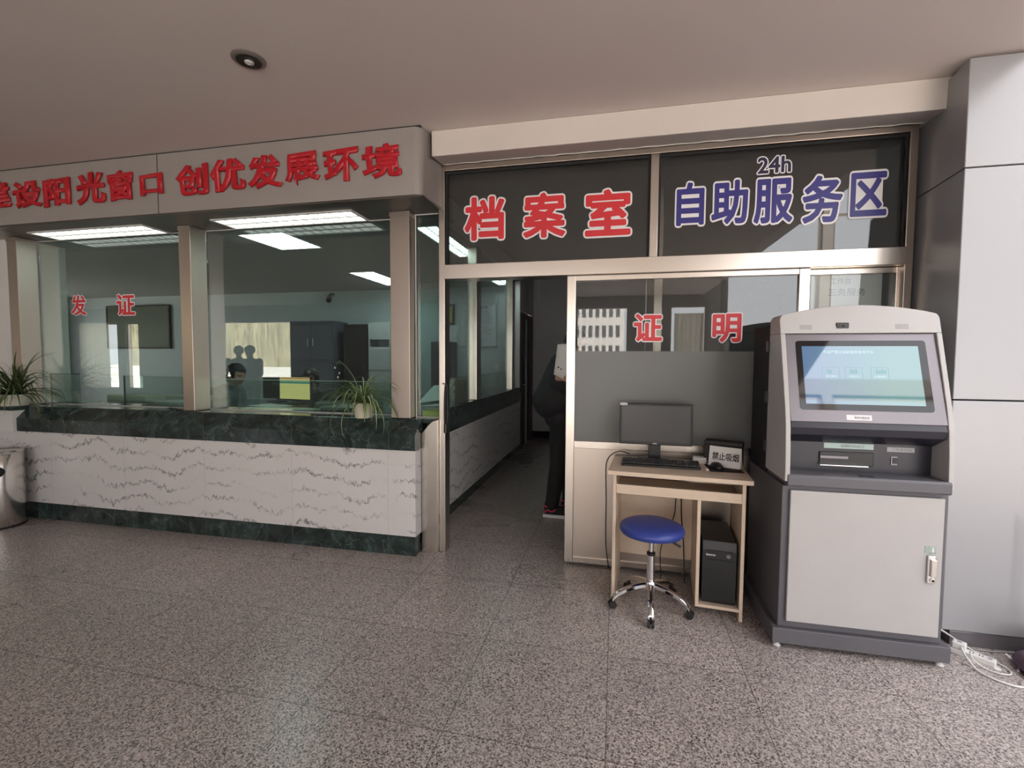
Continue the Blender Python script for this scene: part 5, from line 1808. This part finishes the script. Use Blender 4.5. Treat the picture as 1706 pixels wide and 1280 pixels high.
def hair(t, mtx, style='short', grow=1.0):
    m = MB()
    m.ball((0, 0.016, 0.036), (0.085 * grow, 0.104 * grow, 0.097 * grow), 4)
    if style == 'bob':
        m.ball((0, 0.052, -0.040), (0.078, 0.062, 0.072), 3)
    kill = [f for f in m.bm.faces if (f.calc_center_median().y < -0.040 and f.calc_center_median().z < 0.062) or
            (f.calc_center_median().z < -0.025 and f.calc_center_median().y < (0.02 if style == 'bob' else 0.055))]
    bmesh.ops.delete(m.bm, geom=kill, context='FACES')
    for v in m.bm.verts:
        n_ = noise.noise(v.co * 42)
        v.co += v.co.normalized() * 0.005 * n_
    m.xf(Matrix.Translation(-t.location) @ mtx)
    o = link('hair', m, M['hair'], t, smooth=70, recalc=False)
    s = o.modifiers.new('thickness', 'SOLIDIFY')
    s.thickness = 0.006
    return o

def eyes(t, mtx, glasses=False):
    for sx_ in (-1, 1):
        m = MB()
        m.ball((sx_ * 0.030, -0.0670, 0.004), (0.0120, 0.008, 0.0070), 2)
        m.xf(Matrix.Translation(-t.location) @ mtx)
        e = link('eye', m, M['lens'], t, smooth=70)
        m = MB()
        m.ball((sx_ * 0.030, -0.0735, 0.004), (0.0058, 0.0028, 0.0058), 2)
        m.xf(Matrix.Translation(-t.location) @ mtx)
        link('iris', m, M['hair'], e, smooth=70)
        m = MB()
        m.tube([(sx_ * 0.014, -0.086, 0.022), (sx_ * 0.032, -0.085, 0.027), (sx_ * 0.048, -0.073, 0.022)], [0.003, 0.0036, 0.002], 6)
        m.xf(Matrix.Translation(-t.location) @ mtx)
        link('eyebrow', m, M['hair'], t, smooth=70)
    m = MB()
    m.tube([(-0.022, -0.088, -0.055), (0, -0.0935, -0.053), (0.022, -0.088, -0.055)], [0.002, 0.0045, 0.002], 6)
    m.xf(Matrix.Translation(-t.location) @ mtx)
    link('mouth', m, mat('lips', (0.33, 0.12, 0.11), 0.5), t, smooth=70)
    if glasses:
        m = MB()
        for sx_ in (-1, 1):
            pts = [(sx_ * 0.032 + 0.024 * math.cos(2 * PI * i / 20), -0.095, 0.002 + 0.018 * math.sin(2 * PI * i / 20)) for i in range(21)]
            m.tube(pts, 0.0018, 6)
            m.tube([(sx_ * 0.056, -0.095, 0.006), (sx_ * 0.080, -0.05, 0.008), (sx_ * 0.082, 0.02, 0.0)], 0.0016, 6)
        m.tube([(-0.009, -0.096, 0.004), (0.009, -0.096, 0.004)], 0.0018, 6)
        m.xf(Matrix.Translation(-t.location) @ mtx)
        link('glasses', m, M['black'], t, smooth=60)

def localise(mb, t):
    mb.bm.transform(Matrix.Translation(-t.location))

# ---- person in the corridor, facing right, seen from the side -------------------
t = thing('person', 'person in bulky black coat holding a white sheet, half hidden by the sliding door', 'person', (-0.46, 4.18, 0))
b = MB()
b.ball((-0.500, 4.19, 1.03), (0.225, 0.225, 0.19), 3)
capsule(b, (-0.425, 4.19, 1.33), 0.165, (-0.490, 4.19, 1.05), 0.222)
b.ball((-0.440, 4.19, 1.20), (0.190, 0.225, 0.20), 3)
b.ball((-0.395, 4.18, 1.36), (0.150, 0.200, 0.13), 3)
capsule(b, (-0.46, 4.19, 0.95), 0.17, (-0.46, 4.19, 0.90), 0.165)
for y, kx, ax in ((4.09, -0.475, -0.530), (4.28, -0.390, -0.400)):
    capsule(b, (-0.455, y, 0.88), 0.105, (kx, y, 0.48), 0.080)
    capsule(b, (kx, y, 0.48), 0.080, (ax, y, 0.10), 0.060)
capsule(b, (-0.365, 4.18, 1.42), 0.060, (-0.345, 4.18, 1.50), 0.052)
# near arm lifts the sheet, far arm reaches forward
capsule(b, (-0.400, 4.000, 1.380), 0.078, (-0.300, 3.930, 1.120), 0.062)
capsule(b, (-0.300, 3.930, 1.120), 0.062, (-0.375, 3.925, 1.215), 0.046)
capsule(b, (-0.385, 4.360, 1.380), 0.078, (-0.220, 4.400, 1.150), 0.062)
capsule(b, (-0.220, 4.400, 1.150), 0.062, (-0.030, 4.330, 1.160), 0.044)
hand_shapes(b, (-0.385, 3.925, 1.228), (-0.45, 0.05, 0.9), (-0.3, 0.8, 0.3), 0.95, 0.45)
hand_shapes(b, (-0.015, 4.325, 1.160), (1, -0.2, 0.0), (0, -0.1, -1), 0.95, 0.35)
hm = head_shapes(b, (-0.335, 4.175, 1.530), R(90), 1.0, R(12))
localise(b, t)
def pick(c):
    c = c + t.location
    if c.z > 1.445 or (c - Vector((-0.42, 3.925, 1.30))).length < 0.115 and c.z > 1.222 and c.y < 3.99 or c.x > -0.022:
        return 0
    return 1 if c.z > 0.865 else 2
remeshed(b, 'body', [M['skin'], M['coat'], M['trousers']], pick, t, 0.0085, 5)
hair(t, hm, 'bob', 1.02)
eyes(t, hm)
PINK = mat('pink_trim', (0.62, 0.04, 0.12), 0.5)
for y, ax in ((4.09, -0.530), (4.28, -0.400)):
    m = MB()
    poly_ = [(-0.075, -0.040), (0.04, -0.044), (0.14, -0.052), (0.185, -0.030), (0.195, 0.0), (0.185, 0.030), (0.14, 0.050), (0.04, 0.042), (-0.075, 0.038)]
    m.prism([(ax + p[0], y + p[1]) for p in poly_], 2, 0.001, 0.030)
    localise(m, t)
    so = link('shoe_sole', m, M['white_plastic'], t, bevel=0.006, label='white rubber sole')
    m = MB()
    m.tube([(ax - 0.062, y, 0.062), (ax, y, 0.068), (ax + 0.07, y, 0.058), (ax + 0.135, y, 0.046), (ax + 0.182, y, 0.036)], [0.036, 0.044, 0.042, 0.038, 0.020], 14)
    m.tube([(ax - 0.012, y, 0.06), (ax - 0.016, y, 0.125)], [0.046, 0.048], 14)
    for v in m.bm.verts:
        v.co.z = max(v.co.z, 0.0295)
    localise(m, t)
    up_ = link('shoe_upper', m, M['black_matt'], t, smooth=60)
    m = MB()
    m.tube([(ax - 0.060, y - 0.038, 0.048), (ax - 0.030, y - 0.047, 0.075), (ax + 0.005, y - 0.047, 0.060), (ax + 0.040, y - 0.045, 0.080)], 0.008, 8)
    m.tube([(ax - 0.070, y - 0.020, 0.090), (ax - 0.050, y - 0.038, 0.105), (ax - 0.010, y - 0.047, 0.098)], 0.008, 8)
    localise(m, t)
    link('shoe_trim', m, PINK, up_, smooth=60, label='pink trim on the shoe')
m = MB()
rows_ = []
for i in range(8):
    z = 1.275 + i * 0.036
    rows_.append([(-0.500 + 0.004 * i + j * 0.036, 3.905 + 0.010 * math.sin(j * 0.6 + i * 0.3), z - 0.020 * j * (1 - i / 7) + 0.002 * j) for j in range(5)])
m.sheet(rows_)
pp = link('paper_sheet', m, M['paper'], smooth=60, recalc=False)
pp.modifiers.new('thickness', 'SOLIDIFY').thickness = 0.001
tag(pp, 'white sheet of paper held up by the person in the black coat', 'paper')
m = MB()
for q in ((-0.462, 1.335, 0.008), (-0.440, 1.320, 0.007)):
    m.ball((q[0], 3.905, q[1]), (q[2], 0.004, q[2]), 1)
link('ink_mark', m, M['ink'], pp)

# ---- clerk in grey, seated, in profile ---------------------------------------------
t = thing('person', 'seated clerk in a grey top with black hair, in profile behind the middle pane', 'person', (-4.30, 4.46, 0))
b = MB()
b.ball((-4.36, 4.46, 0.585), (0.165, 0.185, 0.13), 3)
b.ball((-4.34, 4.46, 0.78), (0.125, 0.165, 0.18), 3)
b.ball((-4.29, 4.46, 0.96), (0.130, 0.190, 0.14), 3)
capsule(b, (-4.43, 4.46, 0.90), 0.130, (-4.29, 4.46, 1.02), 0.095)
for y in (4.36, 4.56):
    capsule(b, (-4.32, y, 0.56), 0.085, (-3.92, y, 0.54), 0.065)
    capsule(b, (-3.92, y, 0.54), 0.062, (-3.90, y, 0.09), 0.045)
    capsule(b, (-3.91, y, 0.045), 0.042, (-3.75, y, 0.038), 0.034)
for y, ye in ((4.285, 4.285), (4.635, 4.66)):
    capsule(b, (-4.27, y, 1.01), 0.066, (-4.20, ye, 0.75), 0.050)
    capsule(b, (-4.20, ye, 0.75), 0.050, (-3.99, ye + (0.02 if ye < 4.4 else -0.06), 0.74), 0.036)
    hand_shapes(b, (-3.975, ye + (0.02 if ye < 4.4 else -0.06), 0.74), (1, 0, -0.15), (0, 0, -1), 0.92, 0.4)
capsule(b, (-4.22, 4.46, 1.05), 0.052, (-4.17, 4.46, 1.14), 0.048)
hm = head_shapes(b, (-4.135, 4.46, 1.205), R(86), 1.0, R(16))
localise(b, t)
def pick1(c):
    c = c + t.location
    if (c.z > 1.085 and c.x > -4.235) or (c.x > -3.985 and c.z > 0.66):
        return 0
    if c.z < 0.66 and (c.x > -4.2 or c.z < 0.60):
        return 3 if c.z < 0.085 else 2
    return 1
remeshed(b, 'body', [M['skin'], M['sweater'], M['trousers'], M['black_matt']], pick1, t, 0.0095, 5)
hair(t, hm, 'bob', 1.03)
eyes(t, hm)

# ---- clerk with glasses, facing the hall ---------------------------------------------
t = thing('person', 'clerk with glasses and a black jacket facing the hall from behind the lit monitor', 'person', (-3.385, 4.86, 0))
b = MB()
x0 = -3.385
b.ball((x0, 4.93, 0.59), (0.185, 0.165, 0.13), 3)
b.ball((x0, 4.88, 0.75), (0.165, 0.125, 0.17), 3)
b.ball((x0, 4.82, 0.905), (0.195, 0.125, 0.12), 3)
for s_ in (-1, 1):
    capsule(b, (x0 + s_ * 0.10, 4.88, 0.56), 0.085, (x0 + s_ * 0.12, 4.46, 0.54), 0.065)
    capsule(b, (x0 + s_ * 0.12, 4.46, 0.54), 0.062, (x0 + s_ * 0.12, 4.48, 0.09), 0.045)
    capsule(b, (x0 + s_ * 0.12, 4.48, 0.045), 0.042, (x0 + s_ * 0.12, 4.33, 0.038), 0.034)
    capsule(b, (x0 + s_ * 0.185, 4.81, 0.95), 0.070, (x0 + s_ * 0.255, 4.70, 0.74), 0.054)
    capsule(b, (x0 + s_ * 0.255, 4.70, 0.74), 0.052, (x0 + s_ * 0.15, 4.47, 0.74), 0.038)
    hand_shapes(b, (x0 + s_ * 0.145, 4.455, 0.74), (-s_ * 0.2, -1, -0.1), (0, 0, -1), 0.92, 0.4)
capsule(b, (x0, 4.79, 0.99), 0.054, (x0, 4.75, 1.09), 0.050)
hm = head_shapes(b, (x0, 4.71, 1.150), R(6), 0.98, R(6))
localise(b, t)
def pick2(c):
    c = c + t.location
    if (c.z > 1.045 and c.y < 4.83) or (c.y < 4.47 and 0.68 < c.z < 0.80):
        return 0
    if c.z < 0.645 and (c.y < 4.80 or c.z < 0.60):
        return 3 if c.z < 0.085 else 2
    return 1
remeshed(b, 'body', [M['skin'], M['jacket'], M['trousers'], M['black_matt']], pick2, t, 0.0095, 5)
hair(t, hm, 'bob', 1.06)
eyes(t, hm, glasses=True)

# ---- two people standing in the hall, seen as reflections in the middle pane -------------
def stander(label, x, y, yaw, coat, arms_up):
    t = thing('person', label, 'person', (x, y, 0))
    b = MB()
    b.ball((0, 0, 0.93), (0.175, 0.130, 0.15), 3)
    b.ball((0, 0, 1.10), (0.170, 0.125, 0.17), 3)
    b.ball((0, 0.005, 1.27), (0.205, 0.125, 0.13), 3)
    for s_ in (-1, 1):
        capsule(b, (s_ * 0.095, 0, 0.86), 0.095, (s_ * 0.10, -0.01, 0.47), 0.068)
        capsule(b, (s_ * 0.10, -0.01, 0.47), 0.066, (s_ * 0.105, 0.01, 0.09), 0.046)
        capsule(b, (s_ * 0.105, 0.02, 0.042), 0.042, (s_ * 0.115, -0.13, 0.036), 0.035)
        if arms_up:
            el, wr = (s_ * 0.285, -0.09, 1.08), (s_ * 0.075, -0.275, 1.30)
            fw, pn = (-s_ * 0.4, -0.2, 0.9), (0, 0.6, 0.1)
        else:
            el, wr = (s_ * 0.265, 0.02, 1.03), (s_ * 0.265, -0.05, 0.79)
            fw, pn = (0, -0.15, -1), (-s_, 0, 0)
        capsule(b, (s_ * 0.195, 0.005, 1.325), 0.072, el, 0.056)
        capsule(b, el, 0.056, wr, 0.038)
        hand_shapes(b, wr, fw, pn, 0.92, 0.35)
    capsule(b, (0, 0, 1.36), 0.055, (0, -0.01, 1.45), 0.050)
    hm = head_shapes(b, (0, -0.02, 1.515), 0.0, 0.98, R(8))
    b.xf(Matrix.Rotation(yaw, 4, 'Z'))
    hm = Matrix.Translation((x, y, 0)) @ Matrix.Rotation(yaw, 4, 'Z') @ hm
    rot = Matrix.Rotation(-yaw, 4, 'Z')
    def pk(c):
        c = rot @ c
        if c.z > 1.405:
            return 0
        if arms_up and c.y < -0.262 or not arms_up and abs(c.x) > 0.20 and c.z < 0.785:
            return 0
        return 1 if c.z > 0.80 else (3 if c.z < 0.09 else 2)
    remeshed(b, 'body', [M['skin'], coat, M['trousers'], M['black_matt']], pk, t, 0.0105, 5)
    hair(t, hm, 'short', 1.04)
    eyes(t, hm)
    return t
stander('person in brownish coat with hanging arms, the left one mirrored in the middle pane', -7.56, -1.62, R(140), mat('brown_coat', (0.030, 0.024, 0.018), 0.8), False)
stander('person in dark coat with raised arms, the right one mirrored in the middle pane', -7.09, -1.40, R(178), mat('charcoal_coat', (0.016, 0.016, 0.017), 0.8), True)
m = MB(); m.box(-7.13, -7.05, -1.095, -1.087, 1.325, 1.475)
tag(link('mobile_phone', m, M['black'], bevel=0.003), 'phone held up by the mirrored person with raised arms', 'phone')
